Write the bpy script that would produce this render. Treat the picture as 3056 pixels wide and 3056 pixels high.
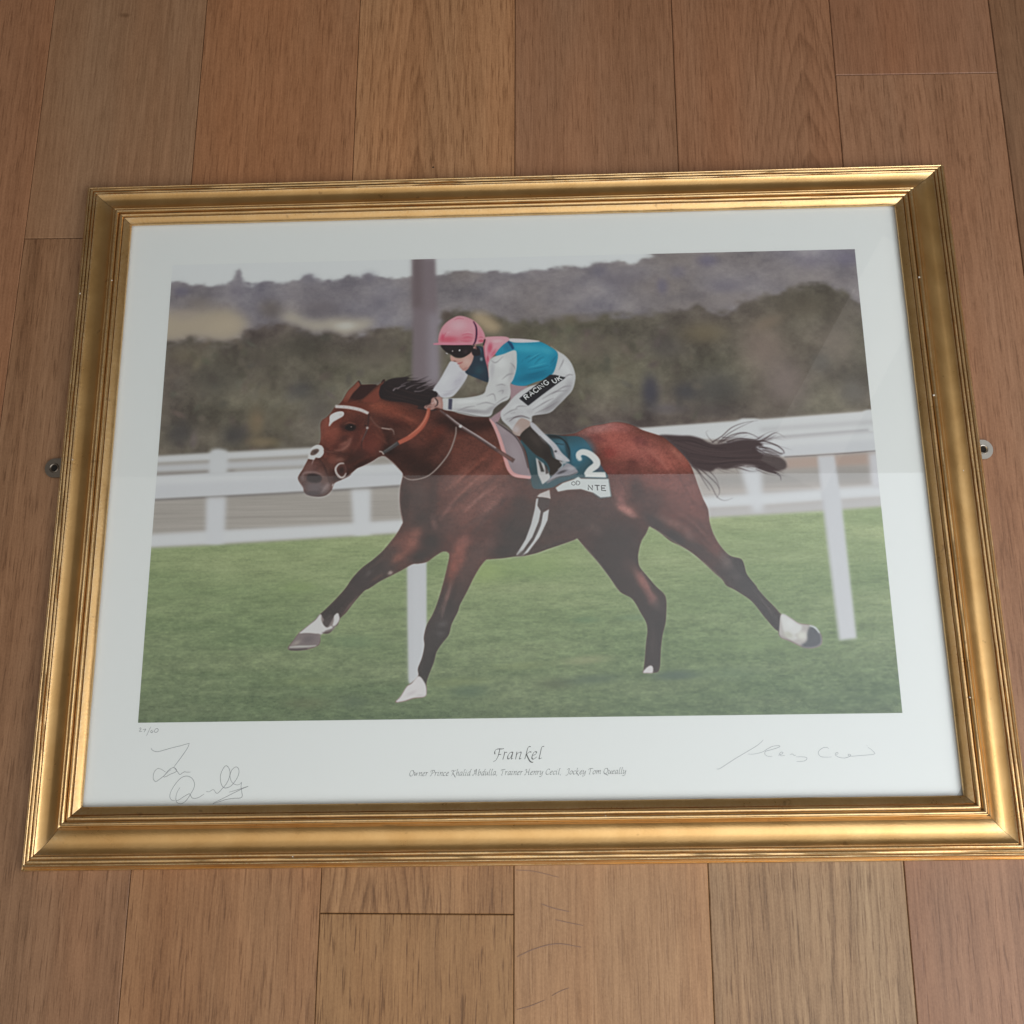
import bpy, bmesh, math, random
import numpy as np
from mathutils import Matrix, Vector

scene = bpy.context.scene
for o in list(bpy.data.objects): bpy.data.objects.remove(o)
COL = scene.collection

# ---------------------------------------------------------------- CAMERA (phone held above a picture lying on the floor)
cam_d = bpy.data.cameras.new('camera'); cam = bpy.data.objects.new('camera', cam_d); COL.objects.link(cam)
R = Matrix(((0.9996637, 0.0043248, 0.0255703), (0.0018093, 0.9719630, -0.2351268), (-0.0258703, 0.2350940, 0.9716283)))
cam.matrix_world = Matrix.Translation((0.0233, -0.2563, 0.9723)) @ R.to_4x4()
cam_d.sensor_width = 36.0; cam_d.lens = 36.0*2950/3056; cam_d.clip_start = .01; cam_d.clip_end = 100
scene.camera = cam

# ---------------------------------------------------------------- WORLD AND LAMPS (dim room, window to the lower right, pale ceiling)
w = bpy.data.worlds.new('World'); scene.world = w; w.use_nodes = True
w.node_tree.nodes['Background'].inputs[0].default_value = (1, .93, .84, 1)
w.node_tree.nodes['Background'].inputs[1].default_value = .11
def area(name, loc, target, sx, sy, power, color):
    d = bpy.data.lights.new(name, 'AREA'); d.shape = 'RECTANGLE'; d.size = sx; d.size_y = sy; d.energy = power; d.color = color
    o = bpy.data.objects.new(name, d); COL.objects.link(o); o.location = loc
    o.rotation_euler = (Vector(target)-Vector(loc)).to_track_quat('-Z', 'Y').to_euler()
    return o
def spread(o, across, tint, along):
    """a ceiling is brighter towards the window: radiance over the lamp's own width and length"""
    d = o.data; d.use_nodes = True; t = d.node_tree; em = t.nodes['Emission']
    g = t.nodes.new('ShaderNodeNewGeometry'); s = t.nodes.new('ShaderNodeSeparateXYZ')
    t.links.new(g.outputs['Parametric'], s.inputs[0])
    for k, (stops, tn) in enumerate(((across, tint), (along, [(1, 1, 1)]*9))):
        r = t.nodes.new('ShaderNodeValToRGB'); t.links.new(s.outputs[k], r.inputs[0]); e = r.color_ramp.elements
        while len(e) < len(stops): e.new(.5)
        for i, (p, v) in enumerate(stops): e[i].position = p; e[i].color = (v*tn[i][0], v*tn[i][1], v*tn[i][2], 1)
        if k == 0: first = r.outputs[0]
        else: t.links.new(first, em.inputs[0]); t.links.new(r.outputs[0], em.inputs[1])
CEIL_Y1, CEIL_Y0, CX0, CX1 = .69, -4.2, -2.0, 3.2
CW = CX1-CX0
ALONG = [(0, 1.85), (.60, 1.75), (.76, .92), (1, .88)]
c = area('ceiling_light', ((CX0+CX1)/2, (CEIL_Y0+CEIL_Y1)/2, 2.4), (0, 0, 0), CW, CEIL_Y1-CEIL_Y0, math.pi*CW*(CEIL_Y1-CEIL_Y0), (1, 1, 1))
c.rotation_euler = (0, 0, 0)
spread(c, [(0, .34), (.22, .40), (.40, .72), (.62, 1.40), (1, 1.5)], [(1, .98, .95), (1, .98, .95), (.96, .98, .99), (.90, .97, 1.06), (.90, .97, 1.06)], ALONG)
area('window_light', (1.9, -.95, 1.55), (0, 0, 0), 1.5, 1.5, 20.0, (1, .97, .92))
cu = area('glass_reflection_light', (1.165, 1.115, 2.41), (1.165, 1.115, 0), .24, 1.0, .26, (1, .93, .85)); cu.rotation_euler = (0, 0, -math.radians(30))  # unseen strip lamp, added for the pale diagonal reflection on the glass
vs = scene.view_settings; vs.view_transform = 'Standard'; vs.look = 'None'; vs.exposure = 0; vs.gamma = 1
scene.cycles.max_bounces = 8; scene.cycles.transparent_max_bounces = 12; scene.cycles.use_denoising = True

# ---------------------------------------------------------------- HELPERS
def link(name, me, mats, parent=None, loc=None):
    o = bpy.data.objects.new(name, me); COL.objects.link(o)
    for m in (mats if isinstance(mats, (list, tuple)) else [mats]): me.materials.append(m)
    if parent is not None: o.parent = parent
    if loc is not None: o.location = loc
    return o
def mesh(name, verts, faces, smooth=None):
    me = bpy.data.meshes.new(name); me.from_pydata([tuple(v) for v in verts], [], faces); me.update()
    bm = bmesh.new(); bm.from_mesh(me); bmesh.ops.recalc_face_normals(bm, faces=bm.faces[:]); bm.to_mesh(me); bm.free()
    if smooth is not None:
        me.shade_smooth(); me.set_sharp_from_angle(angle=math.radians(smooth))
    return me
def box(name, x0, x1, y0, y1, z0, z1):
    v = [(x, y, z) for z in (z0, z1) for y in (y0, y1) for x in (x0, x1)]
    return mesh(name, v, [(0, 2, 3, 1), (4, 5, 7, 6), (0, 1, 5, 4), (2, 6, 7, 3), (0, 4, 6, 2), (1, 3, 7, 5)])
class NT:
    def __init__(s, name):
        s.m = bpy.data.materials.new(name); s.m.use_nodes = True; s.t = s.m.node_tree; s.t.nodes.clear()
        s.out = s.t.nodes.new('ShaderNodeOutputMaterial')
    def n(s, kind, ins=None, **kw):
        nd = s.t.nodes.new(kind)
        for k, v in kw.items(): setattr(nd, k, v)
        for k, v in (ins or {}).items():
            if isinstance(v, bpy.types.NodeSocket): s.t.links.new(v, nd.inputs[k])
            else: nd.inputs[k].default_value = v
        return nd
    def math(s, op, a, b=0., c=0.):
        return s.n('ShaderNodeMath', {0: a, 1: b, 2: c}, operation=op).outputs[0]
    def ramp(s, f, stops):
        nd = s.n('ShaderNodeValToRGB', {0: f}); e = nd.color_ramp.elements
        while len(e) < len(stops): e.new(.5)
        for i, (p, c_) in enumerate(stops):
            e[i].position = p; e[i].color = (c_, c_, c_, 1) if isinstance(c_, (int, float)) else (*c_, 1)
        return nd.outputs[0]
    def noise(s, vec, scale, detail=3, rough=.55, dist=0.):
        mp = s.n('ShaderNodeMapping', {'Vector': vec, 'Scale': scale})
        return s.n('ShaderNodeTexNoise', {'Vector': mp.outputs[0], 'Scale': 1., 'Detail': detail, 'Roughness': rough, 'Distortion': dist}).outputs[0]
    def mul(s, col, f):
        """colour times a scalar"""
        return s.n('ShaderNodeVectorMath', {0: col, 'Scale': f}, operation='SCALE').outputs[0]
def attr(N, name): return N.n('ShaderNodeAttribute', attribute_type='OBJECT', attribute_name=name).outputs['Fac']

# ---------------------------------------------------------------- FLOOR MATERIALS
def wood_material():
    N = NT('oiled_oak')
    tc = N.n('ShaderNodeTexCoord').outputs['Object']
    sd = attr(N, 'seed')
    off = N.n('ShaderNodeCombineXYZ', {0: N.math('MULTIPLY', sd, 1.37), 1: N.math('MULTIPLY', sd, 2.91), 2: sd}).outputs[0]
    P = N.n('ShaderNodeVectorMath', {0: tc, 1: off}, operation='ADD').outputs[0]
    sep = N.n('ShaderNodeSeparateXYZ', {0: tc})
    x, y = sep.outputs[0], sep.outputs[1]
    warp = N.noise(P, (9, 1.6, 1), 3)
    xw = N.math('ADD', x, N.math('MULTIPLY', N.math('SUBTRACT', warp, .5), .03))
    # cathedral figure: nested arches running along the board
    ax = N.math('ABSOLUTE', N.math('SUBTRACT', xw, attr(N, 'ring_x')))
    by = N.math('SUBTRACT', y, attr(N, 'ring_y'))
    rr = N.math('ADD', N.math('MULTIPLY', N.math('POWER', ax, 1.35), 22.), N.math('MULTIPLY', by, attr(N, 'ring_dir')))
    rr = N.math('ADD', rr, N.math('MULTIPLY', N.noise(P, (22, 7, 1), 3), .10))
    fr = N.math('FRACT', N.math('MULTIPLY', rr, attr(N, 'ring_n')))
    ring = N.ramp(fr, [(0, 0.), (.55, .25), (.86, 1.), (1., 0.)])
    ring = N.math('MULTIPLY', N.math('MULTIPLY', ring, attr(N, 'figure')), N.ramp(ax, [(0., 1.), (.055, .8), (.09, .15)]))
    coarse = N.noise(P, (13, .8, 1), 4)
    streak = N.noise(P, (75, 1.3, 1), 4, .6, .6)
    fine = N.noise(P, (380, 16, 1), 3, .65)
    grit = N.noise(P, (620, 420, 1), 2, .6)
    pore = N.ramp(N.noise(P, (560, 34, 1), 2, .5), [(.0, 0.), (.55, 0.), (.70, 1.)])
    dash = N.ramp(N.noise(P, (210, 6, 1), 3, .6), [(.0, 0.), (.57, 0.), (.72, 1.)])
    mott = N.noise(P, (6, 4, 1), 3)
    cross = N.noise(P, (26, 60, 1), 3)
    k = N.math('ADD', .92, N.math('MULTIPLY', N.math('SUBTRACT', coarse, .5), .40))
    k = N.math('ADD', k, N.math('MULTIPLY', N.math('SUBTRACT', streak, .5), N.math('MULTIPLY', attr(N, 'streak'), 1.35)))
    k = N.math('ADD', k, N.math('MULTIPLY', N.math('SUBTRACT', fine, .5), .80))
    k = N.math('ADD', k, N.math('MULTIPLY', N.math('SUBTRACT', mott, .5), .25))
    k = N.math('ADD', k, N.math('MULTIPLY', N.math('SUBTRACT', cross, .5), .10))
    k = N.math('ADD', k, N.math('MULTIPLY', N.math('SUBTRACT', grit, .5), .42))
    k = N.math('SUBTRACT', k, N.math('MULTIPLY', N.math('MULTIPLY', dash, attr(N, 'streak')), .12))
    kx = N.math('MULTIPLY', N.math('SUBTRACT', x, attr(N, 'knot_x')), 110.)
    ky = N.math('MULTIPLY', N.math('SUBTRACT', y, attr(N, 'knot_y')), 260.)
    kd = N.math('SQRT', N.math('ADD', N.math('MULTIPLY', kx, kx), N.math('MULTIPLY', ky, ky)))
    k = N.math('SUBTRACT', k, N.math('MULTIPLY', N.ramp(kd, [(0., 1.), (.35, .75), (1., 0.)]), .38))
    k = N.math('SUBTRACT', k, N.math('MULTIPLY', ring, .30))
    k = N.math('MULTIPLY', k, N.math('SUBTRACT', 1., N.math('MULTIPLY', pore, N.math('MULTIPLY', attr(N, 'pores'), 1.0))))
    tone = N.n('ShaderNodeObjectInfo').outputs['Color']
    deep = N.n('ShaderNodeCombineXYZ', {0: N.math('POWER', k, .86), 1: k, 2: N.math('POWER', k, 1.14)}).outputs[0]
    cl = N.n('ShaderNodeVectorMath', {0: tone, 1: deep}, operation='MULTIPLY').outputs[0]
    warm = N.n('ShaderNodeMix', {'Factor': N.ramp(N.noise(P, (11, 2, 1), 3), [(.35, 0.), (.75, .7)]), 'A': cl, 'B': N.n('ShaderNodeVectorMath', {0: cl, 1: (1.06, .93, .84)}, operation='MULTIPLY').outputs[0]}, data_type='RGBA')
    warm.inputs[6].default_value = (0, 0, 0, 1)
    N.t.links.new(cl, warm.inputs[6]); N.t.links.new(N.n('ShaderNodeVectorMath', {0: cl, 1: (1.08, .92, .80)}, operation='MULTIPLY').outputs[0], warm.inputs[7])
    h = N.math('ADD', N.math('MULTIPLY', pore, -1.), N.math('MULTIPLY', fine, .6))
    bump = N.n('ShaderNodeBump', {'Strength': .35, 'Distance': .00025, 'Height': h})
    ro = N.math('ADD', .40, N.math('MULTIPLY', mott, .14))
    b = N.n('ShaderNodeBsdfPrincipled', {'Base Color': warm.outputs[2], 'Roughness': ro, 'Specular IOR Level': .42, 'Normal': bump.outputs[0]})
    N.t.links.new(b.outputs[0], N.out.inputs[0])
    return N.m
def plain(name, col, rough=.6, metal=0., spec=.5, var=0., scale=40.):
    N = NT(name); tc = N.n('ShaderNodeTexCoord').outputs['Object']
    base = N.n('ShaderNodeRGB'); base.outputs[0].default_value = (*col, 1)
    k = N.math('ADD', 1.-var/2, N.math('MULTIPLY', N.noise(tc, (scale,)*3, 4), var))
    b = N.n('ShaderNodeBsdfPrincipled', {'Base Color': N.mul(base.outputs[0], k), 'Roughness': rough, 'Metallic': metal, 'Specular IOR Level': spec})
    N.t.links.new(b.outputs[0], N.out.inputs[0])
    return N.m
WOOD_M = wood_material()
GAP_M = plain('dark_joint', (.030, .020, .015), .9, spec=.1, var=.3)

# ---------------------------------------------------------------- FLOOR
floor = link('floor', box('floor', -1.6, 1.6, -1.6, 1.8, -.03, -.0016), GAP_M); floor['kind'] = 'structure'
PW = .18; rnd = random.Random(4)
def srgb(r, g, b):
    f = lambda c: ((c/255+.055)/1.055)**2.4 if c > 10 else c/255/12.92
    return f(r), f(g), f(b)
def plank(col, y0, y1, tone, seed, streak=.35, pores=.25, figure=0., ring=(0, 0, 1., 5.), knot=None):
    x0, x1 = (col)*PW, (col+1)*PW; xc, yc = (x0+x1)/2, (y0+y1)/2
    hx, hy = PW/2-.00030, (y1-y0)/2-.00035; ch = .0007; zt = rnd.uniform(-.0001, .0001)
    v = []
    for z, i in ((-.014, 0), (zt-.0007, 0), (zt, ch)):
        v += [(-hx+i, -hy+i, z), (hx-i, -hy+i, z), (hx-i, hy-i, z), (-hx+i, hy-i, z)]
    f = [(0, 3, 2, 1), (8, 9, 10, 11)]
    for a in (0, 4): f += [(a+i, a+(i+1) % 4, a+4+(i+1) % 4, a+4+i) for i in range(4)]
    o = link('plank', mesh('plank', v, f), WOOD_M, floor, (xc, yc, 0))
    k = 1.0
    o.color = (*[c_*k for c_ in srgb(*tone)], 1)
    o['seed'] = float(seed); o['streak'] = float(streak); o['pores'] = float(pores); o['figure'] = float(figure)
    kx, ky = (knot[0]-xc, knot[1]-yc) if knot else (9., 9.)
    o['knot_x'] = float(kx); o['knot_y'] = float(ky)
    o['ring_x'] = float(ring[0]); o['ring_y'] = float(ring[1]); o['ring_dir'] = float(ring[2]); o['ring_n'] = float(ring[3])
    return o
INK_GAIN = 1.62
# boards as the photograph shows them: column (0 = just right of the centre seam), near end, far end, tone, figure
plank(-5, -1.0, .9, (150, 113, 95), 1.2)
plank(-4, -1.0, .95, (162, 115, 82), 2.3, .3, .3)
plank(-3, .2910, 1.1, (157, 120, 89), 3.7, .25, .15, knot=(-.455, .577))
plank(-3, -1.0, .2910, (152, 114, 83), 5.9, .65, .4)
plank(-2, -.02, 1.1, (167, 119, 83), 6.4, .25, .3)
plank(-2, -1.0, -.02, (161, 119, 82), 7.7, .45, .4)
plank(-1, .02, 1.1, (178, 132, 93), 8.8, .35, .4, .9, (-.02, .0, 1.0, 9.))
plank(-1, -.4026, .02, (168, 127, 87), 9.3, .5, .4, 1.2, (-.045, -.20, 1.3, 12.))
plank(-1, -1.2, -.4026, (161, 122, 81), 10.6, .45, .55)
plank(0, .05, 1.2, (157, 116, 86), 11.9, .35, .3)
scratched = plank(0, -1.1, .05, (175, 134, 95), 12.4, .28, .2, .35, (.05, 0., -.8, 4.))
plank(1, -.03, 1.1, (158, 114, 83), 13.2, .25, .3, .8, (.055, .2, 1.6, 12.))
plank(1, -1.2, -.03, (166, 136, 102), 14.8, 1.0, .4, .9, (.0, -.25, -.55, 14.))
plank(2, .482, 1.2, (149, 107, 79), 15.1, .25, .25)
plank(2, -1.1, .482, (155, 115, 86), 16.6, .38, .33)
plank(3, -1.0, 1.1, (134, 99, 72), 18.9, .4, .3)
plank(4, -1.0, 1.1, (150, 117, 101), 19.9, .4, .3)

# ---------------------------------------------------------------- FRAMED PRINT
root = bpy.data.objects.new('framed_print', None); COL.objects.link(root)
root.rotation_euler = (0, 0, .0136); root.empty_display_size = .1
root['label'] = 'gold framed signed print of a galloping racehorse and jockey lying on the wooden floor'
root['category'] = 'framed print'
SW, SH = .8237, .6074; SDY = .0018   # sight size
RW = {'top': .0505, 'bottom': .0576, 'left': .0552, 'right': .0600}   # moulding widths as seen
RAIL = .0515; OW = SW+RW['left']+RW['right']
# moulding profile from the sight edge (0) to the outer edge (1): fraction of the width, height in metres
PROF = [(0, .0100), (.0, .0122), (.006, .0128), (.05, .0147), (.10, .0163), (.118, .0168), (.121, .0152), (.129, .0150),
        (.134, .0172), (.15, .0184), (.17, .0190), (.19, .0188), (.203, .0181), (.206, .0160), (.214, .0160),
        (.218, .0187), (.232, .0200), (.25, .0206), (.268, .0204), (.284, .0196), (.287, .0176), (.296, .0175), (.318, .0184), (.324, .0176),
        (.334, .0178), (.339, .0168), (.36, .0157), (.40, .0141), (.45, .0125), (.50, .0114), (.55, .0107), (.59, .0105), (.63, .0107), (.67, .0113), (.70, .0120), (.72, .0127), (.738, .0135),
        (.741, .0115), (.753, .0115), (.757, .0134), (.772, .0141), (.79, .0141), (.803, .0134), (.805, .0118), (.815, .0118), (.818, .0136), (.832, .0143), (.85, .0144), (.866, .0138), (.869, .0121), (.879, .0121),
        (.882, .0135), (.895, .0140), (.91, .0137), (.922, .0128), (.928, .0108), (.935, .0085), (.945, .0068), (.955, .0058), (.965, .0058), (.972, .0064), (.985, .0066), (.996, .0060), (1.0, .0050), (1.0, .0004), (0.05, .0004), (.05, .0100)]
def gold_material():
    N = NT('gilded_moulding')
    tc = N.n('ShaderNodeTexCoord').outputs['Object']
    n1 = N.noise(tc, (30, 30, 30), 4); n2 = N.noise(tc, (420, 420, 420), 3); n3 = N.noise(tc, (120, 9, 60), 3)
    spots = N.ramp(N.noise(tc, (95, 95, 95), 2, .5), [(0, 0.), (.70, 0.), (.76, 1.)])
    base = N.n('ShaderNodeMix', {'Factor': N.ramp(n1, [(.3, 0.), (.7, 1.)])}, data_type='RGBA')
    base.inputs[6].default_value = (.60, .338, .112, 1); base.inputs[7].default_value = (.71, .432, .165, 1)
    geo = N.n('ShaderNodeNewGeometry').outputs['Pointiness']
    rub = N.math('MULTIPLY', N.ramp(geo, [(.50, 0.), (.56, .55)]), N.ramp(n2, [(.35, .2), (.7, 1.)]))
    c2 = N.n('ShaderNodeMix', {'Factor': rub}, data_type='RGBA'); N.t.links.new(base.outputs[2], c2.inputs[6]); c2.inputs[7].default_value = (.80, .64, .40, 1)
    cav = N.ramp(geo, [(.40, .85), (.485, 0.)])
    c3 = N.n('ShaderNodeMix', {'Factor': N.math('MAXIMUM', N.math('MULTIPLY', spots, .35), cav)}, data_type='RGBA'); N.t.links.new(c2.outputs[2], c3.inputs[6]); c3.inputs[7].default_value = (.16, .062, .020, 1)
    ro = N.math('ADD', .20, N.math('ADD', N.math('MULTIPLY', n1, .10), N.math('MULTIPLY', n2, .12)))
    bump = N.n('ShaderNodeBump', {'Strength': .35, 'Distance': .0003, 'Height': N.math('ADD', n2, N.math('MULTIPLY', n1, .8))})
    b = N.n('ShaderNodeBsdfPrincipled', {'Base Color': c3.outputs[2], 'Metallic': .9, 'Roughness': ro, 'Normal': bump.outputs[0], 'Coat Weight': .35, 'Coat Roughness': .25, 'Coat IOR': 1.6})
    N.t.links.new(b.outputs[0], N.out.inputs[0])
    return N.m
GOLD = gold_material()
CHIP = plain('bare_gesso', (.72, .66, .56), .8, spec=.2)
def rail(axis, sign):
    """mitred length of moulding; axis 0: along x (top or bottom), 1: along y"""
    ih, iv = SW/2, SH/2; n = 56; V = []; F = []; m = len(PROF); rg = random.Random(axis*2+sign)
    wob = [[rg.gauss(0, 1) for _ in range(m)] for _ in range(n+1)]
    lo, hi, cw = (RW['left'], RW['right'], RW['top' if sign > 0 else 'bottom']) if axis == 0 else (RW['bottom'], RW['top'], RW['right' if sign > 0 else 'left'])
    for i in range(n+1):
        for j, (t, z) in enumerate(PROF):
            base = (ih if axis == 0 else iv)-.00022
            a0_, a1_ = -(base+t*lo), base+t*hi
            al = a0_+(a1_-a0_)*i/n; cross = sign*((iv if axis == 0 else ih)+t*cw)
            q = .00006 if 0 < i < n and z > .001 else 0
            cr = cross+wob[i][j]*q; zz = z+wob[i-1][j]*q*.6
            V.append((al, cr+SDY, zz) if axis == 0 else (cr, al+SDY, zz))
    for i in range(n):
        for j in range(m):
            a, b_ = i*m+j, i*m+(j+1) % m
            F.append((a, b_, b_+m, a+m))
    F.append(tuple(range(m))); F.append(tuple(range(n*m, n*m+m)))
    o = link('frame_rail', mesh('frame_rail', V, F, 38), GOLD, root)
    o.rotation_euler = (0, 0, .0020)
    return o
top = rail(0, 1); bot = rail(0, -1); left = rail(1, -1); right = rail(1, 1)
top['label'] = 'top length of gold moulding'; bot['label'] = 'bottom length of gold moulding'; left['label'] = 'left length of gold moulding'; right['label'] = 'right length of gold moulding'
def bead(name, x, y, z, r, sq, parent, mat, seed):
    bm = bmesh.new(); bmesh.ops.create_icosphere(bm, subdivisions=1, radius=r); rg = random.Random(seed)
    for v in bm.verts: v.co *= rg.uniform(.65, 1.2); v.co.z *= sq
    me = bpy.data.meshes.new(name); bm.to_mesh(me); bm.free()
    return link(name, me, mat, parent, (x, y, z))
hw, hh = SW/2, SH/2
for p_, x, y, z, r in ((right, hw+.25*RAIL, .215+SDY, .0205, .0011), (right, hw+.26*RAIL, .085+SDY, .0203, .0012), (right, hw+.25*RAIL, -.215+SDY, .0205, .0010), (right, hw+.67*.0558, .010, .0114, .0008), (left, -hw-.24*RAIL, .236, .0206, .0009), (left, -hw-.90*.054, .225, .0138, .0011),
                       (left, -hw-.735*.054, .040, .0134, .0008), (left, -hw-.22*RAIL, -.02, .0178, .0008), (bot, -.21, -hh-.90*RAIL+SDY, .0138, .0007), (bot, .08, -hh-.26*RAIL+SDY, .0205, .0007), (top, .29, hh+.10*RAIL, .0168, .0007)):
    bead('chip', x, y, z-.0003, r, .45, p_, CHIP, int(1e4*(x+y)))
# backing board, sheet, glass
IW, IH = SW+.012, SH+.012
link('backing_board', box('backing_board', -IW/2, IW/2, -IH/2+SDY, IH/2+SDY, .0012, .0048), plain('grey_board', (.30, .28, .25), .9, var=.2), root)
def paper_material(name, col):
    N = NT(name); tc = N.n('ShaderNodeTexCoord').outputs['Object']
    base = N.n('ShaderNodeRGB'); base.outputs[0].default_value = (*col, 1)
    k = N.math('ADD', .975, N.math('MULTIPLY', N.noise(tc, (1400, 1400, 1), 2), .05))
    fox = N.ramp(N.noise(tc, (55, 55, 1), 1, .4), [(0, 0.), (.795, 0.), (.83, 1.)])
    k = N.math('SUBTRACT', k, N.math('MULTIPLY', fox, .10))
    bp = N.n('ShaderNodeBump', {'Strength': .12, 'Distance': .0004, 'Height': N.noise(tc, (9, 7, 1), 2)})
    b = N.n('ShaderNodeBsdfPrincipled', {'Base Color': N.mul(base.outputs[0], k), 'Roughness': .75, 'Specular IOR Level': .25, 'Normal': bp.outputs[0]})
    N.t.links.new(b.outputs[0], N.out.inputs[0]); return N.m
PAPER = paper_material('white_paper', (.875, .88, .862))
sheet = link('print_sheet', box('print_sheet', -IW/2, IW/2, -IH/2+SDY, IH/2+SDY, .0050, .0076), PAPER, root)
N = NT('window_glass')
gi = N.n('ShaderNodeNewGeometry')
cs = N.math('ABSOLUTE', N.n('ShaderNodeVectorMath', {0: gi.outputs['Normal'], 1: gi.outputs['Incoming']}, operation='DOT_PRODUCT').outputs['Value'])
fz = N.math('ADD', .040, N.math('MULTIPLY', .96, N.math('POWER', N.math('SUBTRACT', 1., cs), 5.)))
mx = N.n('ShaderNodeMixShader', {0: fz, 1: N.n('ShaderNodeBsdfTransparent', {'Color': (.985, .992, .988, 1)}).outputs[0], 2: N.n('ShaderNodeBsdfGlossy', {'Color': (1, 1, 1, 1), 'Roughness': .012}).outputs[0]})
N.t.links.new(mx.outputs[0], N.out.inputs[0])
glass = link('glass_pane', box('glass_pane', -IW/2, IW/2, -IH/2+SDY, IH/2+SDY, .0079, .0097), N.m, root)

# ---------------------------------------------------------------- PRINTED PICTURE (flat print, drawn in code)
# Outlines below were read off the photograph in its pixels; the print is a flat sheet,
# so one plane-to-plane map (homography) turns them into millimetres on that sheet.
PHOTO_PX = [(515.3, 791.5), (2555.1, 739.3), (2692.0, 2123.5), (409.0, 2161.6)]
def homography(src, dst):
    A = []
    for (x, y), (u, v) in zip(src, dst):
        A.append([x, y, 1, 0, 0, 0, -u*x, -u*y, -u]); A.append([0, 0, 0, x, y, 1, -v*x, -v*y, -v])
    return np.linalg.svd(np.array(A, float))[2][-1].reshape(3, 3)
HOM = homography(PHOTO_PX, [(0, 0), (1, 0), (1, 1), (0, 1)])
REG = {'A': (850, 900, 2.76), 'B': (1250, 900, 2.76), 'C': (1700, 1100, 2.76), 'D': (800, 1500, 2.76),
       'E': (1350, 1450, 2.76), 'F': (1850, 1500, 2.76), 'G': (380, 700, 1.932), 'H': (1700, 700, 1.932),
       'S': (350, 2130, 3.864), 'R': (2100, 2150, 3.22), 'T': (1200, 2190, 5.3667), 'U': (1540, 2190, 5.3667),
       'K': (860, 1080, 2.184), 'Z': (2456, 2160, 3.22), 'N': (0, 0, 1.0)}
def px(txt):
    """'A 1,2 3,4 B 5,6' -> photograph pixels"""
    out = []; r = REG['N']
    for tok in txt.split():
        if tok in REG: r = REG[tok]; continue
        a, b = tok.split(','); out.append((r[0] + float(a)/r[2], r[1] + float(b)/r[2]))
    return np.array(out)
def to_uv(P):
    q = np.c_[P, np.ones(len(P))] @ HOM.T
    return q[:, :2] / q[:, 2:3]
TW, TH = 1800, 1190
CAN = np.zeros((TH, TW, 3), np.float32)
def tx(txt):
    return to_uv(px(txt)) * [TW, TH] if isinstance(txt, str) else np.asarray(txt, float)
def spline(P, closed=False, n=5):
    P = np.asarray(P, float); N = len(P)
    if N < 3: return P
    if closed: Q = np.vstack([P[-1], P, P[0], P[1]])
    else: Q = np.vstack([2*P[0]-P[1], P, 2*P[-1]-P[-2]])
    t = np.linspace(0, 1, n, endpoint=False)[:, None]; out = []
    for i in range(1, len(Q)-2):
        a, b, c, d = Q[i-1], Q[i], Q[i+1], Q[i+2]
        out.append(.5*((2*b) + (c-a)*t + (2*a-5*b+4*c-d)*t**2 + (3*b-a-3*c+d)*t**3))
    out = np.vstack(out)
    return out if closed else np.vstack([out, P[-1]])
def coverage(P, pad=2):
    x0 = int(max(0, np.floor(P[:, 0].min())-pad)); x1 = int(min(TW, np.ceil(P[:, 0].max())+pad+1))
    y0 = int(max(0, np.floor(P[:, 1].min())-pad)); y1 = int(min(TH, np.ceil(P[:, 1].max())+pad+1))
    if x1 <= x0 or y1 <= y0: return None
    SS = 4; h, w = y1-y0, x1-x0
    ys = y0 + (np.arange(h*SS)+.5)/SS
    A = P; B = np.roll(P, -1, 0)
    up = (A[None, :, 1] <= ys[:, None]) & (B[None, :, 1] > ys[:, None])
    dn = (B[None, :, 1] <= ys[:, None]) & (A[None, :, 1] > ys[:, None])
    li, ei = np.nonzero(up | dn)
    s = np.where(up[li, ei], 1., -1.)
    xx = A[ei, 0] + (ys[li]-A[ei, 1])/(B[ei, 1]-A[ei, 1])*(B[ei, 0]-A[ei, 0]) - x0
    xx = np.clip(xx, 0, w-1e-3); ix = xx.astype(int); fr = xx-ix
    D = np.zeros((h, w+2)); row = li//SS
    np.add.at(D, (row, ix), s*(1-fr)); np.add.at(D, (row, ix+1), s*fr)
    return x0, y0, np.clip(np.abs(np.cumsum(D, 1)[:, :w])/SS, 0, 1).astype(np.float32)
def box1(a, r, ax):
    a = np.moveaxis(a, ax, 0); n = a.shape[0]
    c = np.concatenate([np.zeros((1,)+a.shape[1:], a.dtype), np.cumsum(a, 0, dtype=np.float64)], 0)
    i = np.arange(n); lo = np.clip(i-r, 0, n); hi = np.clip(i+r+1, 0, n)
    k = (hi-lo).reshape((-1,)+(1,)*(a.ndim-1))
    return np.moveaxis(((c[hi]-c[lo])/k).astype(np.float32), 0, ax)
def blur(a, sx, sy=None):
    sy = sx if sy is None else sy
    for ax, s in ((1, sx), (0, sy)):
        r = int(round(s*.95))
        if r > 0:
            for _ in range(3): a = box1(a, r, ax)
    return a
def lay(x0, y0, m, col, alpha=1., clip=None):
    h, w = m.shape; sl = (slice(y0, y0+h), slice(x0, x0+w))
    m = m*alpha
    if clip is not None: m = m*clip[sl]
    CAN[sl] += (np.array(col, np.float32)-CAN[sl])*m[..., None]
def poly(txt, col, b=.6, alpha=1., smooth=True, clip=None, n=5):
    P = tx(txt)
    if smooth: P = spline(P, True, n)
    r = coverage(P, int(4+4*b))
    if r is None: return
    x0, y0, m = r
    if b > .4: m = blur(m, b)
    lay(x0, y0, m, col, alpha, clip)
def ribbon(P, w):
    P = np.asarray(P, float); d = np.gradient(P, axis=0); d /= np.linalg.norm(d, axis=1)[:, None]+1e-9
    nrm = np.c_[-d[:, 1], d[:, 0]]; w = np.asarray(w)[:, None]/2
    return np.vstack([P+nrm*w, (P-nrm*w)[::-1]])
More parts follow.
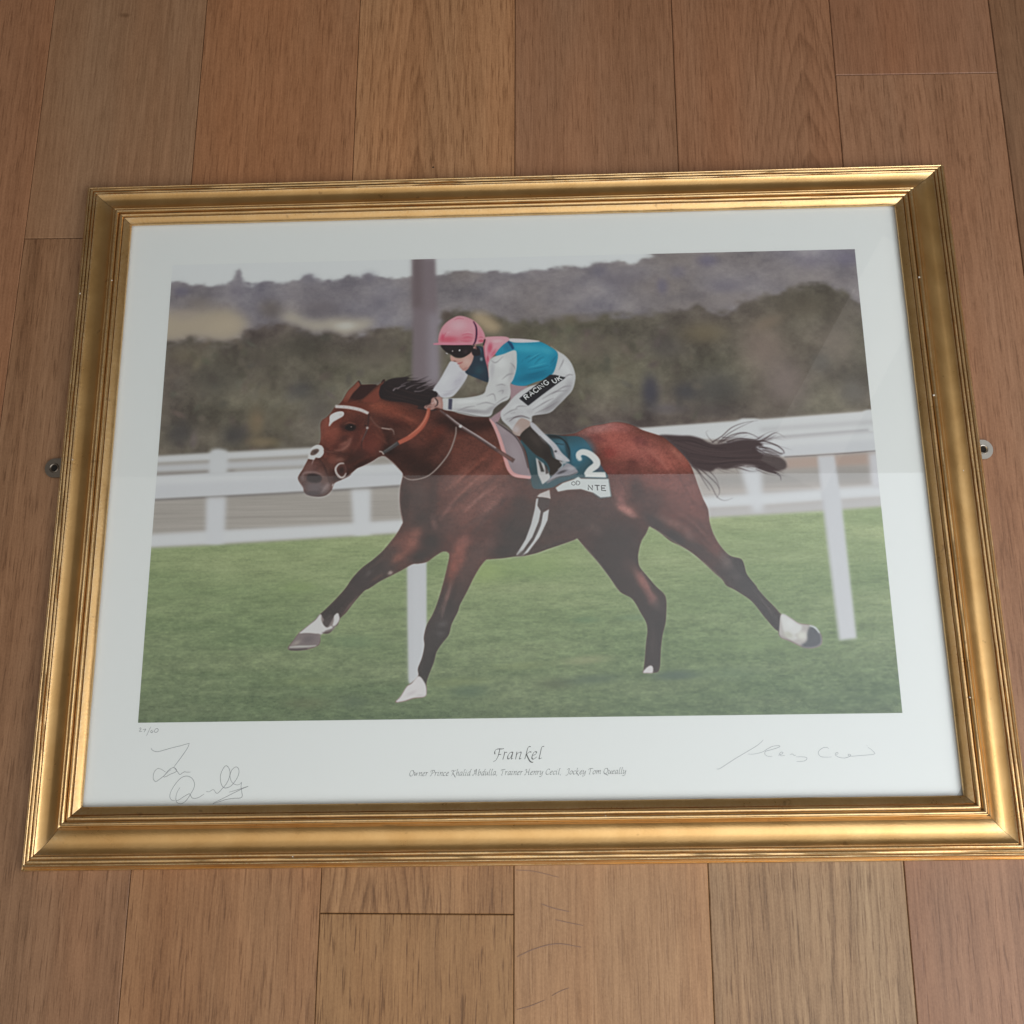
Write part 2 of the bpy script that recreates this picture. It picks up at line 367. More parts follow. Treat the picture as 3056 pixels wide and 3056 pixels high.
def stroke(txt, w, col, b=.6, alpha=1., clip=None, smooth=True, n=6):
    """w: widths along the line, in photograph-zoom units (2.76 per px)"""
    P = tx(txt)
    if smooth: P = spline(P, False, n)
    w = np.interp(np.linspace(0, 1, len(P)), np.linspace(0, 1, len(np.atleast_1d(w))), np.atleast_1d(w))*.3
    r = coverage(ribbon(P, w), int(4+4*b))
    if r is None: return
    x0, y0, m = r
    if b > .4: m = blur(m, b)
    lay(x0, y0, m, col, alpha, clip)
def blobs(reg, items, clip=None):
    """soft patches: cx,cy,rx,ry,angle,(r,g,b),alpha in zoom units"""
    for cx, cy, rx, ry, an, col, al in items:
        c = tx('%s %g,%g' % (reg, cx, cy))[0]; k = (TW/2161.)/REG[reg][2]
        rx_, ry_ = rx*k, ry*k; R = max(rx_, ry_)*1.9
        x0, x1 = int(max(0, c[0]-R)), int(min(TW, c[0]+R)); y0, y1 = int(max(0, c[1]-R)), int(min(TH, c[1]+R))
        if x1 <= x0 or y1 <= y0: continue
        X, Y = np.meshgrid(np.arange(x0, x1)-c[0], np.arange(y0, y1)-c[1])
        a = math.radians(an); u = (X*math.cos(a)+Y*math.sin(a))/rx_; v = (-X*math.sin(a)+Y*math.cos(a))/ry_
        lay(x0, y0, np.exp(-1.4*(u*u+v*v)**1.25).astype(np.float32), col, al, clip)
RNG = np.random.default_rng(11)
def vnoise(sx, sy, octaves=4, seed=0):
    """smooth noise over the whole canvas, cell size sx by sy texels, range about -1..1"""
    rg = np.random.default_rng(seed); out = np.zeros((TH, TW), np.float32); amp = 1.; tot = 0
    for _ in range(octaves):
        gh, gw = int(TH/sy)+3, int(TW/sx)+3
        g = rg.uniform(-1, 1, (gh, gw)).astype(np.float32)
        yy = np.arange(TH)/sy; xx = np.arange(TW)/sx; iy = yy.astype(int); ix = xx.astype(int)
        fy = yy-iy; fx = xx-ix; fy = (fy*fy*(3-2*fy))[:, None]; fx = (fx*fx*(3-2*fx))[None, :]
        a = g[iy][:, ix]; b_ = g[iy][:, ix+1]; c = g[iy+1][:, ix]; d = g[iy+1][:, ix+1]
        out += amp*((a*(1-fx)+b_*fx)*(1-fy)+(c*(1-fx)+d*fx)*fy).astype(np.float32)
        tot += amp; amp *= .55; sx = max(1.2, sx/2); sy = max(1.2, sy/2)
    return out/tot*1.6
def maskof(txt, b=.7, smooth=True):
    M = np.zeros((TH, TW), np.float32); P = tx(txt)
    if smooth: P = spline(P, True, 5)
    x0, y0, m = coverage(P, 6); m = blur(m, b) if b > .4 else m
    M[y0:y0+m.shape[0], x0:x0+m.shape[1]] = m
    return M

# ---- far hill, fields, woods
CAN[:] = (222, 224, 224)
HILL = 'G 150,262 258,265 330,282 420,292 540,287 600,277 628,205 645,172 663,205 682,277 720,292 800,272 900,277 1000,252 1055,217 1085,257 1150,267 1250,242 1290,232 1350,244 1390,207 1430,232 1500,247 1640,237 1780,230 1850,217 1932,205 2060,208 2200,215 2350,200 H 0,182 60,187 150,162 300,147 380,167 450,125 560,90 1000,40 1700,20 1850,60 2000,1400 G 100,1400'
hm = maskof(HILL, 4.5, False)
sh = np.roll(hm, 1, 0)
hm = np.clip(hm + vnoise(26, 14, 3, 17)*.75*hm*(1-hm)*4, 0, 1); hm = blur(hm, 2.5)
hill = np.array([119, 112, 115], np.float32)[None, None] + vnoise(80, 50, 2, 3)[..., None]*np.array([11, 10, 8]) + vnoise(190, 90, 2, 5)[..., None]*np.array([4, 5, 8]) + vnoise(17, 13, 3, 6)[..., None]*np.array([6, 6, 5])
CAN += (hill-CAN)*hm[..., None]
blobs('G', [(310, 330, 60, 40, 0, (84, 80, 104), 0.41), (620, 330, 50, 60, 0, (98, 92, 104), 0.33), (1050, 250, 60, 40, 0, (98, 94, 106), 0.39), (1400, 240, 60, 50, 0, (96, 92, 106), 0.39),
            (1130, 420, 130, 60, 0, (100, 92, 96), .6), (830, 430, 90, 70, 20, (97, 88, 84), .7), (1440, 400, 80, 60, 0, (98, 93, 102), 0.33), (420, 400, 90, 60, 0, (122, 112, 106), .6)])
blobs('H', [(540, 290, 40, 60, 0, (88, 84, 110), 0.44), (630, 210, 60, 50, 0, (94, 90, 112), 0.33), (800, 140, 70, 50, 0, (86, 82, 112), 0.41), (900, 290, 110, 60, 0, (102, 96, 106), .6),
            (1400, 150, 120, 50, 0, (92, 86, 104), 0.33), (1600, 130, 90, 60, 0, (90, 84, 108), 0.39), (300, 250, 150, 60, 0, (106, 99, 106), .6), (180, 200, 60, 50, 0, (92, 88, 106), 0.33), (1000, 360, 200, 50, 0, (126, 116, 114), .5)])
poly('G 220,470 300,440 420,440 560,420 640,450 692,505 680,560 640,600 560,625 400,605 220,625', (160, 145, 127), 15)
poly('G 890,462 960,452 1030,492 1120,497 1200,482 1300,490 1410,488 1422,520 1340,560 1240,592 1170,552 1080,562 1000,532 920,502', (164, 153, 139), 11)
blobs('G', [(1260, 525, 70, 30, 0, (188, 182, 172), .8), (560, 530, 130, 60, -10, (172, 155, 134), .5), (330, 470, 80, 40, 0, (150, 136, 126), .6)])
WOOD = 'G 100,640 230,640 350,602 450,612 560,642 640,602 700,552 820,522 950,532 1050,572 1180,572 1250,602 1400,562 1500,542 1620,540 1780,520 1850,440 1932,430 2100,470 2250,500 H -150,500 0,482 100,490 200,465 400,460 600,430 760,412 850,450 940,440 1000,370 1200,330 1400,275 1560,300 1640,380 1800,420 1900,1250 G 1000,1420 100,1420'
wm = maskof(WOOD, 7.0, False)
wood = np.array([91, 83, 74], np.float32)[None, None] + vnoise(95, 70, 2, 8)[..., None]*np.array([15, 14, 12]) + vnoise(40, 60, 2, 21)[..., None]*np.array([8, 8, 7]) + vnoise(15, 13, 3, 22)[..., None]*np.array([6, 6, 5]) + vnoise(240, 160, 2, 9)[..., None]*np.array([4, 6, 2])
wm = np.clip(wm + vnoise(30, 20, 3, 18)*.7*wm*(1-wm)*4, 0, 1); wm = blur(wm, 2.5)
CAN += (wood-CAN)*wm[..., None]
rg = np.random.default_rng(77)
for _ in range(260):     # leaf clumps, out of focus
    gx, gy = rg.uniform(150, 3300), rg.uniform(520, 1250)
    v = rg.normal(0, 1); cc = np.array([93, 85, 76])+v*np.array([12, 11, 9])+rg.normal(0, 3, 3)
    blobs('G', [(gx, gy, rg.uniform(18, 52), rg.uniform(14, 40), rg.uniform(0, 180), tuple(cc), .45)], wm)
blobs('G', [(740, 1090, 60, 110, 0, (118, 102, 80), .75), (1000, 640, 130, 90, 0, (70, 65, 58), .6), (500, 850, 170, 120, 0, (72, 68, 62), .55), (300, 1150, 90, 90, 0, (58, 55, 57), .7),
            (620, 1160, 90, 70, 0, (60, 57, 58), .7), (380, 1190, 25, 60, 0, (110, 98, 96), .6), (780, 1200, 110, 40, 0, (126, 110, 86), .7), (1000, 900, 90, 70, 0, (70, 68, 72), .5),
            (880, 1090, 60, 90, 0, (94, 87, 72), .6), (1100, 1000, 110, 130, 0, (80, 74, 72), .5), (1450, 700, 150, 120, 0, (86, 77, 70), .6), (330, 700, 120, 70, 0, (98, 88, 72), .5), (800, 700, 110, 60, 10, (84, 78, 68), .5)])
blobs('H', [(120, 640, 150, 110, 0, (98, 87, 79), .55), (560, 640, 120, 90, 0, (78, 72, 70), .6), (470, 900, 60, 120, 0, (60, 58, 68), .85), (680, 900, 90, 60, 0, (62, 60, 64), .8),
            (780, 560, 160, 80, 0, (106, 94, 74), .7), (850, 880, 180, 130, 0, (70, 67, 65), .75), (1120, 640, 160, 170, 0, (120, 104, 96), .75), (1250, 850, 150, 180, 0, (124, 110, 105), .75),
            (1350, 400, 200, 90, 0, (88, 79, 68), .6), (1150, 500, 110, 50, -20, (118, 103, 88), .6), (1550, 600, 130, 160, 0, (112, 101, 92), .55), (1640, 900, 90, 90, 0, (88, 84, 80), .7), (560, 1000, 100, 40, 0, (92, 86, 92), .5),
            (820, 1010, 160, 50, 0, (76, 68, 66), .6), (740, 870, 40, 30, 0, (104, 95, 84), .5), (1450, 730, 70, 70, 0, (88, 84, 80), .6)])
poly('B 430,120 520,85 620,140 690,210 640,255 560,240', (164, 143, 116), 8, .9)
blobs('B', [(230, 110, 60, 60, 0, (78, 66, 60), .8), (800, 250, 130, 60, 0, (78, 70, 60), .6), (1300, 140, 260, 60, 0, (92, 82, 68), .5)])
# ---- blurred tall post behind the rider
poly('G 1648,140 1784,140 1800,800 1812,960 1640,960 1650,500', (113, 101, 105), 4, smooth=False)
poly('G 1650,140 1700,140 1705,420 1650,420', (97, 84, 86), 7, .85, smooth=False)
poly('G 1740,450 1800,450 1808,850 1740,850', (138, 130, 137), 9, .75, smooth=False)
# ---- running rails
poly('G 100,1290 1100,1230 1700,1210 1700,1760 100,1830', (148, 140, 133), 4, smooth=False)
poly('H 380,1118 1760,1005 1850,1005 1850,1570 700,1640', (158, 148, 142), 4, smooth=False)
st = vnoise(260, 7, 3, 31)
for y0, y1, x0, x1 in (('G 100,1540', 0, 0, 0),):
    m = maskof('G 100,1535 1650,1460 1650,1665 100,1745', 3, False) + maskof('H 600,1300 1850,1240 1850,1450 600,1520', 3, False)
    CAN += (st*6*m)[..., None]*np.array([1, .98, .95])
for s, c, b in (('G 100,1288 480,1265 1120,1231 1120,1268 480,1303 100,1322', (203, 201, 202), 3), ('G 100,1340 1120,1290 1120,1330 100,1378', (188, 186, 188), 4),
                ('G 100,1384 620,1362 620,1376 100,1400', (120, 112, 108), 3), ('G 100,1404 1000,1356 1650,1322 1650,1440 1000,1486 100,1535', (190, 189, 193), 2.2),
                ('G 100,1404 1000,1356 1650,1322 1650,1362 1000,1400 100,1450', (207, 206, 208), 5), ('G 480,1248 520,1238 572,1248 578,1300 572,1388 468,1390 474,1300', (199, 198, 200), 4),
                ('G 100,1738 520,1713 1100,1680 1700,1640 1700,1712 1100,1750 520,1788 100,1812', (201, 200, 202), 4.5)):
    poly(s, c, b, smooth=False)
stroke('G 100,1539 1000,1490 1650,1446', 13, (92, 87, 86), 1.6, .9)
poly('G 455,1522 566,1518 556,1795 520,1806 450,1785', (196, 195, 199), 5, smooth=False)
poly('G 1292,1475 1402,1470 1402,1752 1310,1758', (199, 198, 201), 5, smooth=False)
for s, c, b in (('H 380,1116 960,1072 1000,1056 1070,1056 1110,1062 1690,1016 1720,1004 1800,1000 1800,1128 1100,1180 560,1170', (203, 202, 203), 2.5),
                ('H 1100,1112 1800,1062 1800,1078 1100,1128', (160, 156, 158), 5), ('H 1080,1166 1730,1114 1730,1128 1080,1182', (150, 145, 148), 3),
                ('H 900,1190 1260,1172 1800,1128 1800,1238 1240,1274 900,1290', (190, 189, 193), 2.5), ('H 900,1195 1260,1178 1800,1136 1800,1170 1240,1210', (207, 206, 208), 5),
                ('H 1250,1285 1750,1255 1750,1320 1250,1345', (160, 138, 128), 4), ('H 780,1380 1750,1330 1750,1420 780,1450', (142, 136, 132), 7),
                ('H 700,1515 1160,1485 1460,1463 1850,1436 1850,1500 1460,1528 1160,1552 700,1580', (203, 202, 205), 5),
                ('H 700,1585 1160,1560 1460,1536 1850,1506 1850,1560 1460,1590 1160,1612 700,1640', (170, 164, 162), 4)):
    poly(s, c, b, smooth=False)
stroke('H 1240,1277 1500,1262 1800,1238', 9, (104, 98, 98), 1.4, .9)
poly('H 985,1330 1105,1325 1118,1590 1062,1594 1020,1450', (200, 199, 203), 6, .9, smooth=False)
poly('H 1728,1255 1800,1250 1800,1450 1748,1452', (190, 186, 190), 5, smooth=False)
# ---- turf
GR = 'G 60,1818 520,1795 1100,1757 1640,1722 H 500,1655 800,1628 1160,1608 1460,1588 1860,1556 2100,3000 G 0,3000'
gm = maskof(GR, 3.0, False)
yy = np.linspace(0, 1, TH, dtype=np.float32)[:, None]; t = np.clip((yy-.62)/.38, 0, 1)
c0, c1, c2 = np.array([127, 139, 95.]), np.array([109, 122, 85.]), np.array([87, 100, 71.])
base = np.where(t[..., None] < .5, c0+(c1-c0)*t[..., None]*2, c1+(c2-c1)*(t[..., None]-.5)*2)
tex = vnoise(60, 16, 3, 41)[..., None]*np.array([6, 6, 5]) + vnoise(300, 40, 2, 42)[..., None]*np.array([8, 6, 6]) + vnoise(6, 4, 2, 49)[..., None]*np.array([4, 4, 3]) + (vnoise(15, 8, 3, 43)*np.clip(t*1.5, .25, 1))[..., None]*np.array([8, 8, 6]) + vnoise(30, 5, 2, 47)[..., None]*np.array([4, 4, 3])
CAN += (base+tex-CAN)*gm[..., None]
blobs('E', [(250, 700, 240, 120, 0, (142, 158, 92), .5), (700, 640, 300, 110, 0, (132, 150, 92), .4), (1100, 1430, 220, 40, -4, (134, 132, 100), .6), (560, 1480, 260, 35, -3, (122, 130, 88), .45), (850, 1630, 160, 45, 0, (74, 80, 58), .7),
            (1150, 1590, 260, 45, -4, (74, 88, 72), .6), (140, 1690, 160, 60, 0, (70, 88, 68), .6), (1100, 1100, 120, 30, 0, (88, 110, 78), .6), (1500, 1080, 160, 30, 0, (92, 112, 84), .5), (1800, 1550, 180, 40, -5, (70, 84, 72), .7)])
blobs('D', [(250, 700, 160, 60, 0, (118, 134, 84), .5), (350, 1480, 300, 40, 0, (112, 122, 82), .5), (700, 1650, 120, 60, 0, (70, 84, 64), .6), (300, 1660, 200, 50, 0, (84, 88, 62), .5), (700, 1150, 220, 60, 0, (92, 112, 80), .5), (1550, 1480, 300, 40, -3, (112, 120, 80), .5)])
blobs('F', [(500, 1420, 170, 35, -3, (74, 88, 74), .75), (1150, 1160, 500, 50, 0, (118, 134, 92), .4), (900, 1400, 300, 60, 0, (90, 108, 82), .4)])
# near upright posts of the rail
poly('D 1148,470 1306,470 1306,1010 1290,1300 1250,1450 1170,1500 1156,1480 1150,1000', (184, 183, 187), 2.5, smooth=False)
poly('D 1148,470 1175,470 1180,1480 1156,1480', (170, 168, 172), 5, .7, smooth=False)
poly('H 1434,1272 1530,1266 1571,1546 1655,2322 1557,2333 1500,1850 1466,1546', (186, 184, 188), 3, smooth=False)
stroke('H 1440,1290 1466,1546 1557,2330', 16, (170, 167, 171), 3, .7)

# ---- tail (behind the quarters)
poly('C 740,545 920,545 1010,548 1090,570 1150,602 1215,615 1330,595 1450,575 1560,588 1600,630 1545,640 1590,690 1720,716 1786,760 1782,815 1700,836 1610,822 1500,786 1400,790 1300,822 1220,812 1170,842 1080,828 1010,795 940,720 850,640', (62, 49, 50), 1.6)
for s, w in (('C 1180,600 1260,550 1340,480 1440,440 1560,420', [10, 7, 2]), ('C 1230,610 1300,540 1400,480 1520,425', [9, 6, 2]), ('C 1250,605 1330,545 1440,520 1520,540 1570,570', [8, 8, 3]), ('C 1300,600 1390,570 1480,575 1540,580', [16, 12, 5]),
             ('C 1190,605 1150,560 1130,520 1150,500', [5, 3, 1]), ('C 1500,600 1600,590 1700,620 1760,660 1775,690', [12, 12, 6]), ('C 1560,640 1650,650 1740,690 1770,690', [14, 10, 3]), ('C 1540,650 1620,690 1700,710 1760,700', [10, 8, 3]),
             ('C 1620,820 1700,850 1740,880 1745,915', [22, 12, 3]), ('C 1560,800 1660,835 1720,860', [30, 18, 4]), ('C 1040,800 1100,880 1170,960 1220,1050 1280,1080 1350,1060', [12, 8, 6, 4, 2]), ('C 1080,820 1150,880 1220,950 1240,1010 1215,1060', [10, 8, 5, 2]),
             ('C 1010,790 1060,840 1110,920 1160,1000', [10, 7, 3]), ('C 1150,830 1210,900 1240,980', [8, 5, 2]), ('C 1260,560 1330,560 1400,530 1470,525', [7, 7, 3])):
    stroke(s, w, (66, 54, 55), .9, .85)
for s in ('C 820,580 950,620 1100,660 1300,680 1500,660', 'C 900,640 1050,690 1250,715 1600,700', 'C 960,600 1080,625 1200,660', 'C 1000,730 1200,760 1500,740 1700,770', 'C 860,600 1000,650 1150,690 1400,700'):
    stroke(s, [4, 9, 4], (88, 70, 68), 1.2, .5)
for s in ('C 850,590 1000,590 1150,640 1300,650', 'C 1050,770 1200,780 1400,760 1600,780', 'C 1000,690 1300,730 1600,730'):
    stroke(s, [4, 10, 4], (44, 34, 36), 1.4, .6)

rt = np.random.default_rng(5)
for _ in range(46):      # feathery tail ends
    u = rt.uniform(0, 1); x0_ = rt.uniform(1150, 1600); top_ = rt.random() < .45
    y0_ = (600 if top_ else 800)+rt.normal(0, 10); L = rt.uniform(110, 260); dy = (-rt.uniform(10, 90) if top_ else rt.uniform(-10, 70)); bend = rt.normal(0, 22)
    stroke('C %g,%g %g,%g %g,%g' % (x0_, y0_, x0_+L*.55, y0_+dy*.45+bend, x0_+L, y0_+dy), [7, 5, 1], (64, 51, 52), .7, rt.uniform(.3, .75))
for _ in range(26):
    y0_ = rt.uniform(600, 820); x0_ = 1560+rt.uniform(-40, 60)
    stroke('C %g,%g %g,%g %g,%g' % (x0_, y0_, x0_+100, y0_+rt.uniform(0, 50), x0_+rt.uniform(150, 260), y0_+rt.uniform(10, 90)), [9, 6, 1], (60, 48, 49), .7, rt.uniform(.3, .7))

# ---- horse
HORSE = ('A 108,1455 125,1420 155,1375 192,1300 212,1245 250,1205 290,1170 300,1100 296,1020 310,982 345,958 378,925 415,872 452,848 482,810 522,740 570,692 612,652 632,684 720,684 765,690 800,668 826,644 818,690 900,720 1050,760 1200,800 1400,905 1560,945 1690,955 '
         'B 800,1100 1050,1100 1270,1088 1400,1032 1520,1010 1620,990 1720,1000 1800,1030 C 620,506 760,552 830,602 900,665 960,730 1000,790 1032,870 1062,960 1100,1060 1142,1150 1156,1260 1190,1360 1240,1450 1300,1520 1345,1546 1415,1565 1440,1620 1460,1690 1540,1790 '
         'F 1130,700 1200,780 1280,860 1330,915 1400,940 1470,985 1560,1000 1610,1020 1650,1070 1663,1110 1655,1160 1600,1185 1540,1188 1480,1170 1400,1130 1340,1110 1315,1085 1308,1050 1280,1030 1200,940 1130,850 1080,795 1000,740 940,705 880,675 850,630 780,570 700,495 600,410 500,350 420,310 330,240 247,190 243,192 '
         '215,255 180,310 155,400 150,470 165,530 230,610 300,690 360,745 380,790 382,860 375,980 350,1080 335,1200 322,1370 270,1395 190,1395 198,1375 210,1270 220,1150 232,1050 220,980 180,910 130,820 90,775 0,725 '
         'E 1300,750 1200,620 1100,510 1032,428 1028,430 1000,445 900,480 780,520 700,550 600,575 520,580 400,597 290,606 280,608 235,660 180,750 120,870 60,980 '
         'D 1560,900 1510,1000 1485,1090 1430,1160 1385,1230 1360,1320 1320,1420 1300,1490 1303,1550 1290,1600 1200,1615 1120,1640 1045,1648 1090,1600 1140,1520 1180,1490 1238,1432 1236,1370 1270,1280 1290,1180 1285,1110 1310,1010 1360,920 1400,820 1440,680 1475,540 1495,440 1480,410 '
         '1440,405 1380,440 1310,490 1240,505 1190,510 1100,560 1000,610 920,650 830,710 790,730 700,830 640,910 585,962 570,1010 530,1030 522,1060 490,1082 440,1080 415,1095 426,1140 410,1180 330,1212 250,1222 172,1218 166,1195 210,1140 255,1080 330,1020 390,970 430,925 '
         '480,880 560,800 640,710 680,650 720,600 780,540 860,480 940,410 1000,340 1060,260 1108,175 1112,165 A 955,1740 945,1640 950,1540 965,1470 972,1420 930,1370 880,1320 820,1275 780,1282 720,1320 650,1355 600,1375 560,1410 530,1440 470,1470 410,1500 385,1560 340,1600 270,1613 190,1600 160,1570 150,1530 120,1490')
HM = maskof(HORSE, .9)
halo = np.clip(blur(HM, 3.0)*1.6, 0, 1)-HM
CAN += (np.array([205, 202, 200], np.float32)-CAN)*np.clip(halo*.16, 0, 1)[..., None]
CAN += (np.array([84, 47, 39], np.float32)-CAN)*HM[..., None]
for s in ('D 1010,320 1040,600 700,880 560,1050 400,1130 360,900 700,500', 'D 1400,760 1640,760 1540,1120 1360,1520 1180,1500 1240,1080', 'E 1300,560 1580,560 1800,860 1800,1200 1720,1580 1530,1580 1570,1150 1360,900 1100,560', 'F 800,400 1040,420 1160,640 1400,920 1320,1130 1060,830 780,620'):
    poly(s, (60, 48, 45), 13, .96, clip=HM)
def hb(reg, items): blobs(reg, items, HM)
# quarters and thigh
hb('C', [(420, 620, 420, 190, 25, (146, 72, 62), .95), (800, 760, 230, 160, 45, (142, 72, 60), .9), (640, 700, 180, 150, 20, (150, 80, 70), .7), (250, 480, 200, 60, -15, (158, 108, 104), .6), (420, 480, 140, 50, 5, (152, 82, 76), .7),
         (520, 800, 60, 90, 15, (92, 46, 42), .8), (330, 690, 70, 60, 0, (128, 50, 44), .7), (230, 570, 80, 40, 20, (116, 58, 56), .6), (590, 590, 80, 45, 30, (104, 54, 52), .75), (700, 760, 120, 30, 40, (122, 58, 52), .5),
         (900, 700, 120, 35, 48, (168, 92, 76), .6), (970, 800, 80, 40, 60, (150, 70, 58), .5), (350, 830, 90, 60, 0, (128, 58, 54), .6), (700, 900, 300, 110, 20, (116, 62, 54), .8), (980, 1000, 160, 150, 60, (124, 68, 60), .85),
         (420, 1000, 90, 130, 0, (112, 66, 60), .7), (560, 1000, 70, 160, -8, (66, 44, 40), .8), (900, 1100, 200, 150, 45, (104, 58, 50), .8), (680, 1080, 120, 110, 20, (74, 50, 46), .7), (1080, 1180, 80, 130, -15, (118, 60, 50), .7),
         (700, 1250, 120, 70, 35, (54, 42, 40), .9), (880, 1390, 200, 60, 32, (50, 42, 40), .9), (860, 1270, 180, 40, 25, (112, 76, 68), .55), (990, 1370, 60, 40, 50, (118, 84, 78), .6), (1080, 1300, 110, 120, 45, (82, 50, 44), .7),
         (1200, 1480, 120, 70, 55, (100, 58, 50), .7), (1080, 1500, 140, 60, 45, (60, 46, 43), .8), (1280, 1550, 60, 50, 45, (92, 72, 68), .6)])
hb('F', [(980, 540, 140, 110, 45, (58, 48, 47), .95), (1050, 680, 160, 90, 45, (58, 50, 49), .95), (1180, 860, 190, 70, 50, (56, 47, 46), .95), (1290, 1000, 80, 70, 50, (54, 46, 45), .9), (890, 500, 50, 70, -20, (98, 80, 76), .6),
         (700, 430, 160, 60, 40, (68, 47, 42), .7), (960, 600, 60, 40, 40, (78, 66, 64), .5)])
# far hind leg
hb('E', [(1350, 450, 330, 260, 40, (56, 43, 40), .97), (1300, 650, 260, 150, 50, (57, 44, 41), .97), (1540, 850, 200, 150, 55, (60, 45, 42), .95), (1660, 1080, 110, 240, -5, (55, 44, 42), .97), (1640, 1350, 100, 220, 0, (56, 44, 42), .97),
         (1570, 790, 45, 150, -28, (132, 80, 72), .85), (1650, 930, 50, 60, -20, (120, 76, 70), .7), (1450, 640, 60, 80, -30, (76, 52, 48), .5), (1690, 980, 60, 60, 0, (74, 62, 60), .5)])
# belly and girth region
hb('E', [(700, 330, 380, 230, -12, (66, 49, 44), .95), (1000, 250, 330, 180, -10, (68, 50, 45), .95), (1180, 140, 260, 110, 5, (72, 50, 46), .9), (520, 420, 170, 190, 20, (54, 42, 39), .9), (420, 540, 150, 70, 0, (50, 40, 38), .8),
         (800, 500, 260, 50, -14, (58, 45, 41), .8), (560, 150, 90, 90, 20, (62, 45, 41), .8), (1430, 190, 90, 40, 30, (158, 98, 88), .85), (1390, 120, 40, 80, -20, (128, 76, 70), .6), (1480, 235, 60, 25, 20, (134, 88, 80), .6),
         (1160, 340, 40, 90, -50, (84, 66, 60), .4)])
# shoulder and chest
hb('A', [(1500, 1250, 330, 260, 20, (100, 55, 45), .9), (1620, 1500, 280, 180, -40, (118, 70, 60), .8), (1480, 1700, 260, 170, -30, (106, 62, 53), .85), (1450, 1450, 130, 60, -45, (128, 76, 64), .6), (1700, 1650, 160, 100, -45, (116, 70, 62), .6),
         (1300, 1830, 150, 120, 0, (74, 50, 45), .8), (1090, 1600, 150, 200, 0, (72, 52, 47), .95), (1130, 1800, 120, 130, 0, (62, 46, 42), .9), (1220, 1600, 50, 220, 5, (62, 44, 40), .7), (990, 1640, 50, 200, 0, (54, 38, 35), .7),
         (1350, 1500, 110, 90, -20, (110, 68, 60), .6), (1230, 1830, 30, 80, -15, (108, 72, 66), .6), (1600, 1330, 200, 40, -45, (126, 66, 52), .6), (1550, 1400, 170, 22, -42, (82, 48, 42), .6), (1700, 1480, 180, 24, -45, (88, 54, 47), .6),
         (1450, 1620, 180, 25, -40, (80, 52, 46), .6), (1560, 1650, 150, 22, -42, (132, 84, 74), .5), (1350, 1700, 120, 22, -55, (126, 78, 70), .5), (1600, 1780, 170, 30, -35, (76, 52, 47), .55), (1780, 1250, 60, 100, 10, (118, 62, 50), .6),
         (1450, 1080, 90, 60, 0, (96, 48, 38), .6), (1750, 1350, 90, 60, -30, (124, 66, 54), .6), (1850, 1560, 60, 90, 20, (112, 68, 60), .5)])
hb('E', [(60, 560, 60, 170, 15, (132, 72, 60), .85), (90, 460, 90, 60, -30, (126, 70, 60), .7), (200, 560, 90, 110, 20, (86, 58, 52), .8), (120, 720, 80, 150, 22, (74, 50, 45), .85), (310, 480, 60, 60, 0, (92, 62, 56), .6),
         (330, 150, 150, 40, -45, (128, 80, 70), .6), (250, 300, 140, 30, -50, (76, 52, 47), .7), (420, 130, 130, 25, -50, (78, 50, 46), .5)])
# far foreleg
hb('D', [(1200, 300, 70, 120, 30, (134, 76, 62), .9), (1090, 330, 120, 60, -40, (116, 62, 50), .85), (980, 430, 150, 50, -38, (72, 50, 45), .9), (1080, 450, 90, 40, -35, (124, 70, 56), .8), (1160, 470, 60, 30, -20, (92, 58, 50), .6),
         (1340, 330, 110, 110, 0, (52, 40, 37), .95), (1260, 440, 110, 60, -20, (50, 39, 36), .95), (860, 560, 130, 80, -40, (58, 46, 44), .95), (760, 640, 120, 80, -45, (56, 45, 44), .97), (650, 780, 160, 60, -48, (56, 44, 43), .97), (500, 930, 120, 70, -48, (52, 43, 42), .97),
         (1005, 580, 26, 20, -30, (140, 120, 112), .8), (900, 620, 70, 20, -30, (84, 58, 52), .6), (680, 840, 90, 14, -50, (94, 72, 68), .7), (830, 580, 40, 24, -40, (80, 70, 68), .5)])
# near foreleg
hb('D', [(1560, 480, 70, 130, 15, (120, 64, 52), .85), (1640, 560, 60, 150, 20, (84, 55, 48), .8), (1520, 560, 40, 140, 10, (124, 62, 48), .7), (1540, 800, 120, 190, 20, (66, 48, 44), .95), (1460, 900, 90, 130, 18, (58, 48, 46), .95),
         (1400, 1080, 110, 130, 10, (56, 48, 47), .97), (1340, 1250, 90, 170, 12, (52, 44, 43), .97), (1290, 1400, 70, 120, 12, (50, 43, 42), .97), (1480, 760, 20, 120, 16, (122, 84, 76), .7), (1440, 890, 20, 70, 10, (104, 80, 76), .5),
         (1440, 1000, 50, 30, 0, (82, 76, 76), .5), (1420, 1080, 40, 30, 0, (80, 74, 74), .4)])
